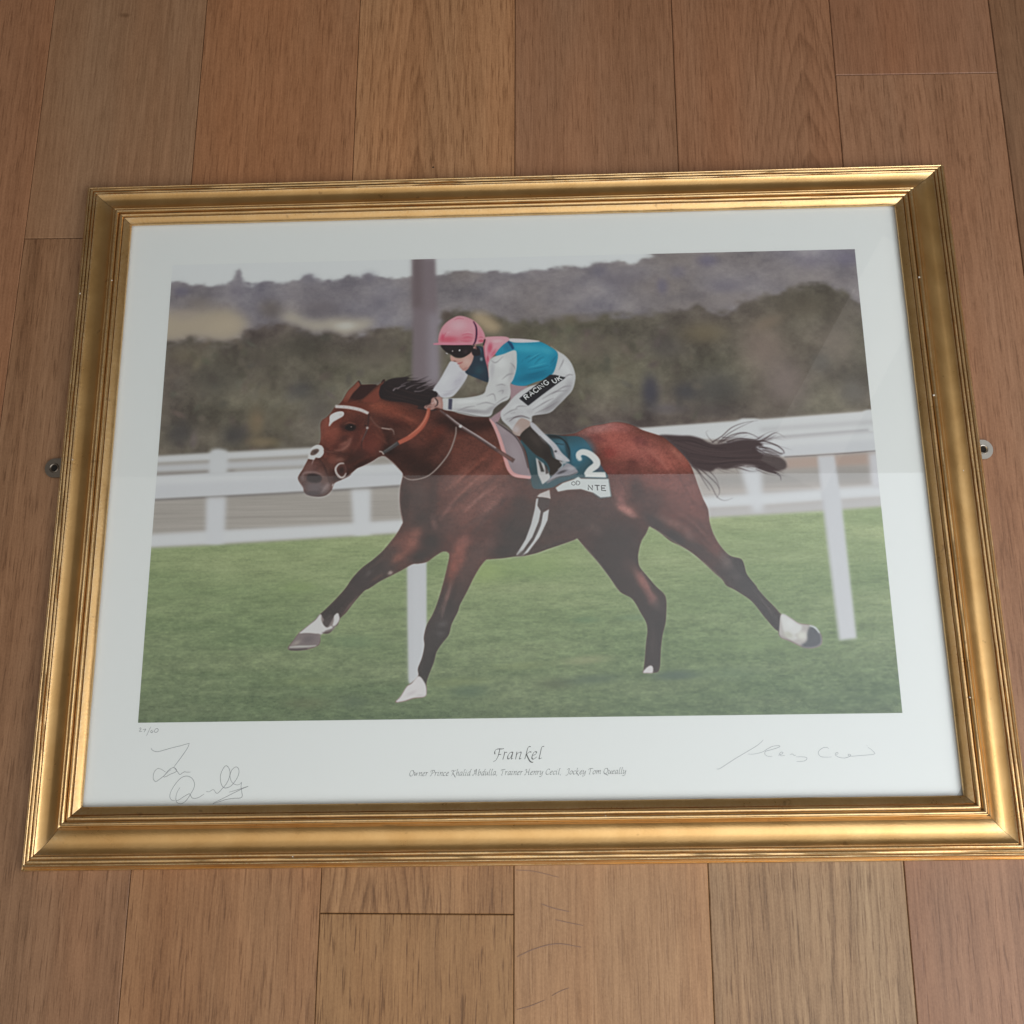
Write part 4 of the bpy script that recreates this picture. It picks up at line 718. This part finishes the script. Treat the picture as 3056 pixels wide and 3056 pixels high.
# boots, irons
poly('B 838,1106 925,1030 1000,1090 1080,1190 1110,1280 1182,1300 1176,1360 1120,1432 1080,1424 1082,1372 1040,1302 970,1262 900,1192', (46, 39, 36), 1.1); blobs('B', [(960, 1130, 40, 100, -35, (66, 56, 52), .6), (1060, 1260, 40, 60, -20, (36, 30, 29), .7)])
poly('B 925,990 965,1010 1040,1088 1130,1170 1180,1240 1244,1302 1228,1316 1130,1290 1098,1200 1000,1104 930,1032', (172, 168, 173), 1); blobs('B', [(1040, 1120, 30, 70, -42, (196, 192, 196), .6), (1130, 1230, 14, 12, 0, (60, 58, 62), .8), (1160, 1270, 40, 16, 30, (200, 196, 198), .6)])
stroke('B 1000,1104 1095,1205 1128,1290', [6, 8, 6], (50, 44, 44), 1, .8)
poly('B 1110,1428 1190,1356 1240,1330 1316,1400 1250,1428 1160,1442 1062,1494 1070,1468', (134, 130, 136), 1.2); blobs('B', [(1250, 1370, 50, 20, -5, (166, 162, 168), .7), (1180, 1400, 50, 14, -20, (62, 58, 62), .8), (1200, 1320, 30, 20, 0, (176, 172, 174), .8)])
stroke('B 1060,1488 1150,1446 1250,1430 1315,1400', [6, 10, 8, 4], (66, 62, 64), .9, .85); stroke('B 1165,1310 1190,1345 1150,1385', [8, 10, 6], (190, 186, 188), .9, .8)
# near arm
ARM = 'B 800,398 814,470 808,560 782,640 756,682 762,740 746,800 682,832 622,882 592,942 480,946 350,922 282,902 200,882 198,800 280,796 400,790 532,760 562,700 582,640 580,520 612,460 702,430'
poly(ARM, (190, 188, 187), .9); AM = maskof(ARM, .8)
blobs('B', [(450, 900, 180, 24, 6, (142, 137, 140), .9), (600, 880, 80, 26, -30, (146, 141, 144), .8), (770, 580, 30, 110, 8, (160, 156, 158), .8), (610, 560, 24, 90, 5, (166, 162, 166), .7), (700, 720, 60, 60, 0, (168, 164, 166), .7), (680, 500, 60, 60, 0, (218, 216, 214), .8), (400, 820, 130, 22, -3, (220, 218, 216), .8), (690, 640, 50, 40, 0, (208, 206, 204), .6), (560, 800, 60, 30, -20, (212, 210, 208), .6)], AM)
for s in ('B 560,780 620,760 640,820', 'B 640,840 700,800 740,780', 'B 640,690 690,680 720,690', 'B 660,740 700,730 690,760', 'B 690,640 740,600 790,590', 'B 480,850 560,830 640,850', 'B 320,900 400,870 470,860', 'B 600,480 640,500 700,450', 'B 760,500 790,530 800,560'):
    stroke(s, [4, 11, 4], (132, 126, 130), 1.2, .8, AM)
poly('B 250,798 282,800 276,892 246,886', (66, 66, 82), .9, smooth=False); stroke('B 200,880 240,886', 6, (150, 146, 150), .8, .7)
stroke('B 290,905 400,925 500,945 590,948 640,900', [4, 6, 7, 6, 3], (46, 34, 34), 1, .7)
poly('B 110,800 150,786 196,796 200,880 150,872 112,892 62,884 50,862 100,838', (158, 118, 110), 1.2); blobs('B', [(140, 820, 14, 30, -20, (196, 160, 152), .8), (90, 868, 20, 14, 0, (120, 84, 78), .7), (175, 840, 16, 30, 0, (176, 138, 128), .6)])
stroke('B 135,790 158,820 155,850 135,868', [8, 9, 8, 5], (34, 26, 28), .8); stroke('B 60,870 80,850 110,845', [5, 7, 4], (40, 28, 28), .8, .8); stroke('B 112,842 130,830', 7, (210, 180, 174), .8, .7)
# reins, whip, martingale cord
stroke('A 1192,878 1175,950 1128,1032 1040,1112 938,1166', [26, 34, 42, 40, 36], (164, 84, 66), .8); stroke('A 1182,900 1165,960 1110,1040 1020,1110', [5, 9, 9, 6], (196, 122, 100), 1, .7); stroke('A 1200,900 1185,965 1140,1045 1050,1128', [3, 6, 6, 4], (128, 54, 42), .9, .6)
stroke('A 938,1164 880,1205 812,1248', [36, 32, 28], (62, 58, 58), .8); stroke('A 930,1160 875,1198 820,1236', [4, 7, 4], (124, 118, 116), .8, .7); stroke('A 780,1236 800,1240 818,1262', [8, 10, 8], (196, 184, 176), .7)
stroke('A 800,1250 740,1290 720,1310', [14, 10, 4], (70, 34, 28), .8)
stroke('A 1416,1030 1408,1110 1360,1240 1280,1350 1190,1432 1100,1464 1025,1466 965,1434', [8, 10, 10, 10, 9, 8, 8, 6], (150, 138, 132), .7); stroke('A 1420,1040 1412,1115 1366,1245 1286,1356', [3, 4, 4, 3], (70, 50, 46), .8, .6)
stroke('B 178,893 250,948 345,1026 500,1122 650,1222 788,1312', [16, 24, 24, 24, 28, 38], (88, 68, 66), .8); stroke('B 230,928 340,1012 500,1112 640,1205', [5, 9, 10, 8], (186, 176, 176), .8, .85); stroke('B 660,1232 770,1302', [10, 14], (122, 84, 78), .9, .8)
blobs('B', [(345, 1026, 15, 15, 0, (216, 208, 206), 1)]); stroke('B 200,920 340,1038 500,1136 650,1238', [3, 6, 6, 5], (40, 30, 30), .9, .6)
# head
poly('B 268,440 310,462 372,458 442,408 458,440 442,500 402,560 376,568 346,542 330,512 302,492 272,486', (184, 136, 126), 1); blobs('B', [(400, 490, 40, 40, 0, (204, 160, 150), .7), (285, 470, 20, 16, 0, (198, 140, 126), .7), (390, 550, 30, 14, -20, (156, 108, 102), .7), (300, 488, 16, 8, 10, (120, 78, 74), .7)])
stroke('B 322,512 345,506 368,496', [5, 8, 4], (146, 62, 68), .8); stroke('B 330,525 350,540 375,566', [3, 5, 4], (150, 108, 104), .9, .6)
poly('B 440,366 480,366 512,396 508,438 462,444 442,420', (30, 27, 32), 1); poly('B 190,356 300,352 424,350 448,380 432,420 372,456 312,456 268,432 218,402', (30, 23, 26), .9)
blobs('B', [(340, 398, 9, 11, 20, (214, 206, 204), .95), (282, 404, 8, 10, 0, (150, 140, 140), .8), (235, 425, 12, 6, 30, (190, 186, 190), .7), (390, 410, 26, 24, 0, (58, 44, 48), .6)]); blobs('B', [(462, 375, 12, 14, 0, (178, 128, 118), .8)])
HEL = 'B 168,338 178,252 220,182 290,132 340,115 402,126 462,156 512,202 546,262 553,312 532,336 462,350 300,350 210,350'
poly(HEL, (204, 132, 142), .9); EM = maskof(HEL, .8)
blobs('B', [(250, 310, 110, 40, 0, (186, 72, 90), .8), (400, 300, 70, 50, 0, (190, 86, 102), .6), (330, 190, 90, 60, 0, (216, 158, 166), .8), (500, 270, 40, 60, -20, (206, 112, 130), .7), (200, 290, 20, 40, 0, (190, 62, 86), .6), (520, 320, 30, 16, 0, (180, 60, 80), .7), (440, 200, 30, 50, -20, (214, 140, 154), .5)], EM)
for s in ('B 360,275 400,262 450,270', 'B 370,300 410,290 455,300', 'B 200,290 220,270 230,250', 'B 350,320 400,325 450,318', 'B 490,300 520,290 545,300', 'B 300,150 330,135 380,140'):
    stroke(s, [3, 7, 3], (176, 62, 86), 1, .6, EM)
for s in ('B 375,258 420,250 455,256', 'B 240,262 250,250 270,246'): stroke(s, [3, 6, 3], (228, 160, 172), 1, .7, EM)
poly('B 125,344 170,338 250,336 440,342 460,352 300,356 200,354 128,354', (214, 118, 136), .8, smooth=False)
stroke('B 456,160 478,205 482,262 474,318 456,358', [8, 13, 14, 13, 10], (50, 22, 48), .8); stroke('B 470,350 474,372 480,392', [12, 10, 6], (178, 122, 116), .9, .8); stroke('B 552,306 545,330 538,360', [12, 14, 8], (30, 26, 30), .9, .9)
for ch in range(3):       # the print is crisply sharpened
    CAN[..., ch] += .75*(CAN[..., ch]-blur(CAN[..., ch], 2.4))
# printed grain
CAN += (RNG.normal(0, 1, (TH, TW)).astype(np.float32)*2.0)[..., None]
CAN = np.clip(CAN, 6, 240)


# ---- the drawn picture becomes the ink colour of the photograph sheet
PWD, PHT, PDX, PDY = .7310, .4835, -.0001, .0163
def lin(c): return np.where(c <= .04045, c/12.92, ((c+.055)/1.055)**2.4)
def enc(c): return np.where(c <= .0031308, c*12.92, 1.055*np.power(np.maximum(c, 1e-6), 1/2.4)-.055)
raw = lin(CAN/255.)*INK_GAIN
alb = np.clip(raw/np.cbrt(1+(raw/.97)**3), .004, .87)   # ink cannot outshine the paper
img = bpy.data.images.new('printed_ink', TW, TH, alpha=False, float_buffer=False)
buf = np.ones((TH, TW, 4), np.float32); buf[..., :3] = enc(alb)[::-1]
img.pixels.foreach_set(buf.ravel()); img.update(); img.pack()
N = NT('photographic_print')
uv = N.n('ShaderNodeUVMap', uv_map='UVMap').outputs[0]
ti = N.n('ShaderNodeTexImage', {'Vector': uv}); ti.image = img; ti.interpolation = 'Cubic'; ti.extension = 'EXTEND'
b = N.n('ShaderNodeBsdfPrincipled', {'Base Color': ti.outputs[0], 'Roughness': .6, 'Specular IOR Level': .3})
N.t.links.new(b.outputs[0], N.out.inputs[0])
ZP = .00768
me = mesh('photograph', [(PDX-PWD/2, PDY-PHT/2, ZP), (PDX+PWD/2, PDY-PHT/2, ZP), (PDX+PWD/2, PDY+PHT/2, ZP), (PDX-PWD/2, PDY+PHT/2, ZP)], [(0, 1, 2, 3)])
ul = me.uv_layers.new(name='UVMap')
for lp in me.loops:
    co = me.vertices[lp.vertex_index].co
    ul.data[lp.index].uv = ((co.x-PDX)/PWD+.5, (co.y-PDY)/PHT+.5)
ph = link('photograph', me, N.m, sheet); ph['label'] = 'printed photograph of a bay racehorse with a jockey in pink cap'

# ---------------------------------------------------------------- LETTERING AND PENCIL ON THE SHEET
def to_sheet(P):
    q = to_uv(np.asarray(P, float)); return np.c_[PDX-PWD/2+q[:, 0]*PWD, PDY+PHT/2-q[:, 1]*PHT]
INK = plain('black_ink', (.018, .018, .020), .7, spec=.2); INK2 = plain('grey_ink', (.070, .072, .075), .7, spec=.2)
PENCIL = plain('pencil', (.20, .205, .215), .6, var=.5, scale=900.); PENCIL2 = plain('faint_pencil', (.34, .345, .36), .6, var=.5, scale=900.)
class Pen:
    def __init__(s): s.V = []; s.F = []
    def quad(s, a, b, c, d, z):
        i = len(s.V); s.V += [(*a, z), (*b, z), (*c, z), (*d, z)]; s.F.append((i, i+1, i+2, i+3))
    def nib(s, P, wd, ang, thin, z):
        """broad-nib stroke: width wd along the nib angle, hairline thin elsewhere (metres)"""
        P = spline(P, False, 6); nv = np.array([math.cos(ang), math.sin(ang)])*wd/2
        for a, b_ in zip(P[:-1], P[1:]):
            d = b_-a; L = np.linalg.norm(d)
            if L < 1e-7: continue
            d /= L; p_ = np.array([-d[1], d[0]]); k = p_ @ nv
            off = p_*(np.sign(k) or 1)*max(abs(k), thin/2)
            e = d*thin*.25
            s.quad(a-off-e, b_-off+e, b_+off+e, a+off-e, z)
    def line(s, P, wd, z, taper=True):
        P = spline(P, False, 6); n = len(P)
        for i in range(n-1):
            d = P[i+1]-P[i]; L = np.linalg.norm(d)
            if L < 1e-7: continue
            d /= L; p_ = np.array([-d[1], d[0]])
            f = lambda q: wd/2*(.55+.45*math.sin(math.pi*min(max(q/(n-1), .04), .96))**.5) if taper else wd/2
            s.quad(P[i]-p_*f(i), P[i+1]-p_*f(i+1), P[i+1]+p_*f(i+1), P[i]+p_*f(i), z)
    def done(s, name, mat, label):
        # tiny height steps keep crossing strokes from lying in one plane
        V = [(x, y, z+1.2e-8*(i//4)) for i, (x, y, z) in enumerate(s.V)]
        me = bpy.data.meshes.new(name); me.from_pydata(V, [], s.F); me.update()
        bm = bmesh.new(); bm.from_mesh(me)
        for f in bm.faces:
            f.normal_update()
            if f.normal.z < 0: f.normal_flip()
        bm.to_mesh(me); bm.free()
        o = link(name, me, mat, sheet); o['label'] = label
        return o
ZL = .00765
pen = Pen(); A_ = math.radians(40)
for s_ in ('T 1562,243 1552,290 1532,360 1506,412 1482,436 1455,447', 'T 1482,328 1478,292 1500,256 1540,244 1590,244 1625,238', 'T 1536,336 1580,331', 'T 1640,290 1630,340 1608,412', 'T 1626,330 1650,302 1678,296',
           'T 1772,296 1732,300 1697,340 1685,388 1702,404 1732,380 1757,330 1768,300', 'T 1770,298 1752,370 1746,404 1772,394', 'T 1836,290 1826,340 1812,408', 'T 1822,350 1850,312 1886,295 1902,302 1886,360 1876,400 1902,398',
           'U 230,205 202,206 180,240 160,320 135,405', 'U 240,292 206,292 162,335', 'U 165,335 185,380 216,435 246,455 268,455', 'U 256,350 300,332 325,302 310,286 280,300 258,345 250,390 270,405 300,392 325,370', 'U 445,200 416,206 400,240 385,310 366,385 372,400 410,385'):
    pen.nib(to_sheet(px(s_)), .00105, A_, .00034, ZL)
pen.done('title_lettering', INK, 'Frankel printed in black chancery italic')
# small chancery italic: strokes on an x-height of 10 (y up), advance in the key
CH = {'O': (13, [[(8, 16), (3, 14), (1, 7), (3, 1), (7, 0), (12, 5), (13, 11), (10, 16), (6, 15)]]), 'w': (14, [[(0, 9), (2, 10), (2, 1), (7, 9), (7, 1), (12, 10)]]), 'n': (9.5, [[(0, 9), (2, 10), (1, 0)], [(1, 4), (5, 9), (8, 10), (7, 1), (9, 1)]]),
      'e': (8, [[(1, 5), (5, 6), (7, 9), (5, 10), (1, 6), (1, 1), (4, 0), (7, 2)]]), 'r': (7, [[(0, 9), (2, 10), (1, 0)], [(2, 6), (4, 9.5), (7, 10)]]), 'P': (12, [[(5, 16), (4, 6), (2, 0), (0, 0)], [(-1, 11), (1, 15), (6, 16), (11, 15), (11, 10), (5, 7)]]),
      'i': (5, [[(0, 9), (2, 10), (1, 1), (4, 1)], [(3, 14), (3.6, 14.6)]]), 'c': (7.5, [[(7, 9), (5, 10), (1, 7), (1, 1), (4, 0), (7, 2)]]), 'K': (13, [[(5, 16), (4, 5), (1, 0)], [(-1, 12), (1, 15), (5, 15)], [(12, 16), (8, 13), (4, 8), (8, 3), (13, -4), (15, -4)]]),
      'h': (9.5, [[(4, 17), (2.5, 16), (1, 0)], [(1, 4), (5, 9), (8, 10), (7, 1), (9, 1)]]), 'a': (9.5, [[(8, 10), (4, 10), (1, 6), (1, 1), (3, 0), (6, 3), (8, 9)], [(8, 10), (7, 1), (9.5, 1)]]), 'l': (5, [[(5, 17), (3, 16), (1.5, 1), (4.5, 1)]]),
      'd': (9.5, [[(8, 10), (4, 10), (1, 6), (1, 1), (3, 0), (6, 3), (8, 9)], [(11, 17), (9, 16), (7, 1), (9.5, 1)]]), 'A': (13.5, [[(-2, 1), (2, 1), (8, 16), (9, 16), (9.5, 0)], [(4, 6), (9, 6)], [(8, 16), (3, 14), (4, 11)]]), 'b': (9.5, [[(4, 17), (2.5, 16), (1, 1), (4, 0), (8, 4), (8, 9), (5, 10), (1.5, 5)]]),
      'u': (9.5, [[(0, 9), (2, 10), (1, 1), (4, 1), (8, 8)], [(8.5, 10), (7.5, 1), (9.5, 1)]]), ',': (5, [[(2, 1), (1, -3)]]), 'T': (12, [[(6, 16), (5, 5), (3, 0), (6, 0)], [(0, 12), (1, 15), (6, 16), (13, 16)]]), 'H': (15, [[(4, 16), (3, 5), (1, 0), (-2, 0)], [(-1, 12), (1, 15), (4, 16)], [(14, 17), (12, 15), (11, 1), (14, 1)], [(3, 8), (12, 8)]]),
      'y': (9.5, [[(0, 9), (2, 10), (1, 1), (4, 1), (8, 8)], [(9, 10), (7, -2), (3, -6), (0, -5)]]), 'C': (12, [[(12, 14), (9, 16), (4, 14), (1, 7), (3, 1), (7, 0), (11, 2)]]), 'J': (8, [[(7, 16), (6, 4), (3, -2), (-2, -3)], [(1, 13), (4, 16), (8, 16)]]), 'o': (9, [[(5, 10), (1, 6), (1, 1), (4, 0), (8, 4), (8, 9), (5, 10)]]),
      'k': (9.5, [[(4, 17), (2.5, 16), (1, 0)], [(8, 10), (5, 9), (2, 5), (6, 0), (9, -4)]]), 'm': (14.5, [[(0, 9), (2, 10), (1, 0)], [(1, 4), (5, 9), (7, 10), (6, 0)], [(6, 4), (10, 9), (13, 10), (12, 1), (14, 1)]]), 'Q': (13.5, [[(8, 16), (3, 14), (1, 7), (3, 1), (7, 0), (12, 5), (13, 11), (10, 16), (6, 15)], [(5, 1), (10, -2), (15, -4)]])}
CH['t'] = (7, [[(4, 14), (2, 1), (5, 1)], [(0, 10), (6, 10)]])
text = 'Owner Prince Khalid Abdulla, Trainer Henry Cecil,  Jockey Tom Queally'
wid = sum(CH[c_][0]+1.8 if c_ in CH else 6.5 for c_ in text)
a0, a1 = to_sheet([(1219.5, 2317.6)])[0], to_sheet([(1868.5, 2307.6)])[0]
ex = (a1-a0)/wid; ey = np.array([-ex[1], ex[0]])*1.05
pen = Pen(); x = 0
for c_ in text:
    if c_ in CH:
        for st_ in CH[c_][1]:
            pen.nib(np.array([a0+ex*(x+p_[0]+p_[1]*.16)+ey*p_[1] for p_ in st_]), .00056, A_, .00026, ZL)
        x += CH[c_][0]+1.8
    else: x += 6.5
pen.done('caption_lettering', INK2, 'small italic caption naming owner, trainer and jockey')
pen = Pen()
for s_ in ('S 378,412 390,435 430,453 480,450 600,415 720,385 800,362 822,356', 'S 822,356 800,410 740,500 680,580 635,640', 'S 545,690 490,655 450,652 415,690 402,750 415,790 440,797 480,770 530,730 580,670 620,642 650,640 672,665 660,690 600,715 545,745 525,740 570,690 610,660',
           'S 650,645 680,680 710,716 740,700 765,685 790,690 835,688', 'S 655,1020 620,1015 595,980 605,920 650,840 720,760 790,735 850,760 880,820 870,880 830,950 790,1010 740,1050 700,1052 670,1032 665,980 680,920 712,868',
           'S 665,1022 700,1010 760,970 815,940 832,952 850,985 890,992 940,975 990,940', 'S 1015,912 1050,915 1090,890 1110,900 1125,925 1150,930 1190,890 1250,820 1285,740 1290,680 1270,630 1240,615 1205,660 1180,730 1185,810 1210,860 1250,870 1310,840 1370,760 1395,690 1385,640 1355,628 1315,660 1292,720 1300,780 1330,820 1370,835 1400,830',
           'S 1400,830 1425,805 1418,850 1425,910 1432,960 1410,985 1330,990 1240,1005 1150,1035 1090,1052', 'S 1280,920 1380,890 1500,850 1440,875 1340,925 1230,980 1095,1048'):
    pen.line(to_sheet(px(s_)), .00046, ZL)
pen.done('signature', PENCIL, 'pencil signature in the lower left margin')
pen = Pen()
for s_ in ('S 240,188 258,180 262,192 245,222 275,220', 'S 285,200 318,195 305,215 300,228', 'S 375,168 325,272', 'S 392,203 374,222 384,236 402,224 388,214', 'S 432,194 415,215 430,232 455,222 462,195 440,187 428,198'):
    pen.line(to_sheet(px(s_)), .00048, ZL)
pen.done('edition_number', PENCIL, 'pencilled edition number 27/60 under the picture')
pen = Pen()
for s_ in ('R 122,452 130,460 150,457 200,425 300,360 400,300 500,240 550,200 570,177', 'R 425,315 480,315 560,295 610,265 660,240 722,234 725,245 680,262 620,280 590,290 585,315 610,335 655,337', 'R 712,325 745,315 760,300 740,295 725,315 740,330 775,328', 'R 825,320 850,312 862,325 882,325',
           'R 885,340 940,340 980,345 988,360 960,380 890,385', 'R 1198,262 1185,250 1150,250 1110,275 1098,305 1120,335 1165,342 1225,340', 'R 1265,315 1285,310 1285,298 1265,302 1262,320 1290,340 1340,350 1385,340 1410,322 1390,312 1385,325 1420,332 1500,325 1600,317 1638,308 1635,295 1600,262 1575,248', 'R 1563,228 1570,234'):
    pen.line(to_sheet(px(s_)), .00044, ZL)
pen.done('signature', PENCIL2, 'faint pencil signature in the lower right margin')
P_ = to_sheet(px('Z 1272,684 1300,640 1326,578 1345,590 1345,690'))
link('torn_corner', mesh('torn_corner', [(*q, .00766) for q in P_], [tuple(range(len(P_)))]), plain('bruised_paper', (.55, .55, .52), .9, var=.4, scale=300.), sheet)['label'] = 'bruised torn corner of the white sheet'

# ---------------------------------------------------------------- HANGING PLATES
STEEL = plain('nickel_plate', (.50, .46, .40), .38, 1., var=.15, scale=200.)
SHADE_AND_SPECK = plain('hole_shade_and_speck', (.02, .018, .016), .8, spec=.1)  # near-black: painted shade in the plate holes, also the dark floor speck
def hanging_plate(cx, cy, sgn, label, STEEL):
    """rounded mirror plate screwed to the back of the frame, eyelet outside the moulding"""
    r, z0, z1, n = .0098, .0020, .0034, 28
    inner = abs(abs(cx)-OW/2)+.012
    out = [(math.cos(-math.pi/2+math.pi*i/n)*r, math.sin(-math.pi/2+math.pi*i/n)*r*1.04) for i in range(n+1)]
    out += [(-inner, r*1.04), (-inner, -r*1.04)]
    hole = .0040; m = len(out); V = []; F = []
    for z in (z0, z1):
        V += [(x_*sgn, y_, z) for x_, y_ in out]
        V += [(math.cos(math.atan2(y_, x_))*hole*sgn, math.sin(math.atan2(y_, x_))*hole, z) for x_, y_ in out]
    for i in range(m):
        j = (i+1) % m
        F += [(i, j, m+j, m+i), (2*m+i, 2*m+j, 3*m+j, 3*m+i), (i, j, 2*m+j, 2*m+i), (m+i, m+j, 3*m+j, 3*m+i)]
    me = mesh('hanging_plate', V, F, 40)
    o = link('hanging_plate', me, STEEL, root); o.location = (cx, cy, 0); o['label'] = label
    pr = [(.0052, z1-.0001), (.0050, z1+.0006), (.0044, z1+.0010), (.0038, z1+.0008), (.0033, z1), (.0029, z0+.0004), (.0028, z0)]
    k = 28; V = [(math.cos(2*math.pi*i/k)*q, math.sin(2*math.pi*i/k)*q, z) for q, z in pr for i in range(k)]
    F = [(a*k+i, a*k+(i+1) % k, (a+1)*k+(i+1) % k, (a+1)*k+i) for a in range(len(pr)-1) for i in range(k)]
    link('eyelet', mesh('eyelet', V, F, 50), STEEL, o)
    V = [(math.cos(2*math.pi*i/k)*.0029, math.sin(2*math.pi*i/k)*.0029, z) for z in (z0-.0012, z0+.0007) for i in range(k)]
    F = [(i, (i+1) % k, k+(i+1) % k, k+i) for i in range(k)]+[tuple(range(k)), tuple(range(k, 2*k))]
    link('hole_shade_plug', mesh('hole_shade_plug', V, F, 50), SHADE_AND_SPECK, o)  # solid near-black plug: the shade inside the open hole, put into colour
cr, sr = math.cos(-.0136), math.sin(-.0136)
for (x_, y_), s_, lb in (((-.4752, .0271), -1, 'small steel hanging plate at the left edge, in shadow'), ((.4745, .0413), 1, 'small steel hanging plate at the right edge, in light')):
    hanging_plate(x_*cr-y_*sr, x_*sr+y_*cr, s_, lb, STEEL if s_ > 0 else plain('shaded_nickel_plate', (.26, .22, .18), .42, 1., var=.3, scale=200.))  # left plate: darker copy of the nickel, frame's shadow put into its colour
# speck and scratches on the boards
SCR = plain('scratched_wood', (.26, .150, .100), .6, var=.5, scale=500.)
bead('speck', -.0903, .3725, .0001, .0013, .2, floor, SHADE_AND_SPECK, 3)
CAMP = np.array([0.0233, -0.2563, 0.9723]); CR = np.array([list(r_) for r_ in R])
def to_floor(P):
    P = np.asarray(P, float); d = np.c_[(P[:, 0]-1528)/2950, -(P[:, 1]-1528)/2950, -np.ones(len(P))] @ CR.T
    return (CAMP+d*((.0004-CAMP[2])/d[:, 2])[:, None])[:, :2]
REG['X'] = (1000, 2550, 1.932)
for s_, w_ in (('X 1190,285 1260,310 1350,330', .0008), ('X 1270,376 1340,392 1430,410', .0007), ('X 1050,590 1150,545 1280,515 1420,535', .0008), ('X 1250,815 1300,788 1350,770', .0006), ('X 1050,895 1130,872 1210,840', .0006), ('X 1045,90 1150,98 1290,132', .0006)):
    p = Pen(); p.line(to_floor(px(s_)), w_, .0003)
    me = bpy.data.meshes.new('scratch'); me.from_pydata([(x-scratched.location.x, y-scratched.location.y, z) for x, y, z in p.V], [], p.F); me.update()
    link('scratch', me, SCR, scratched)
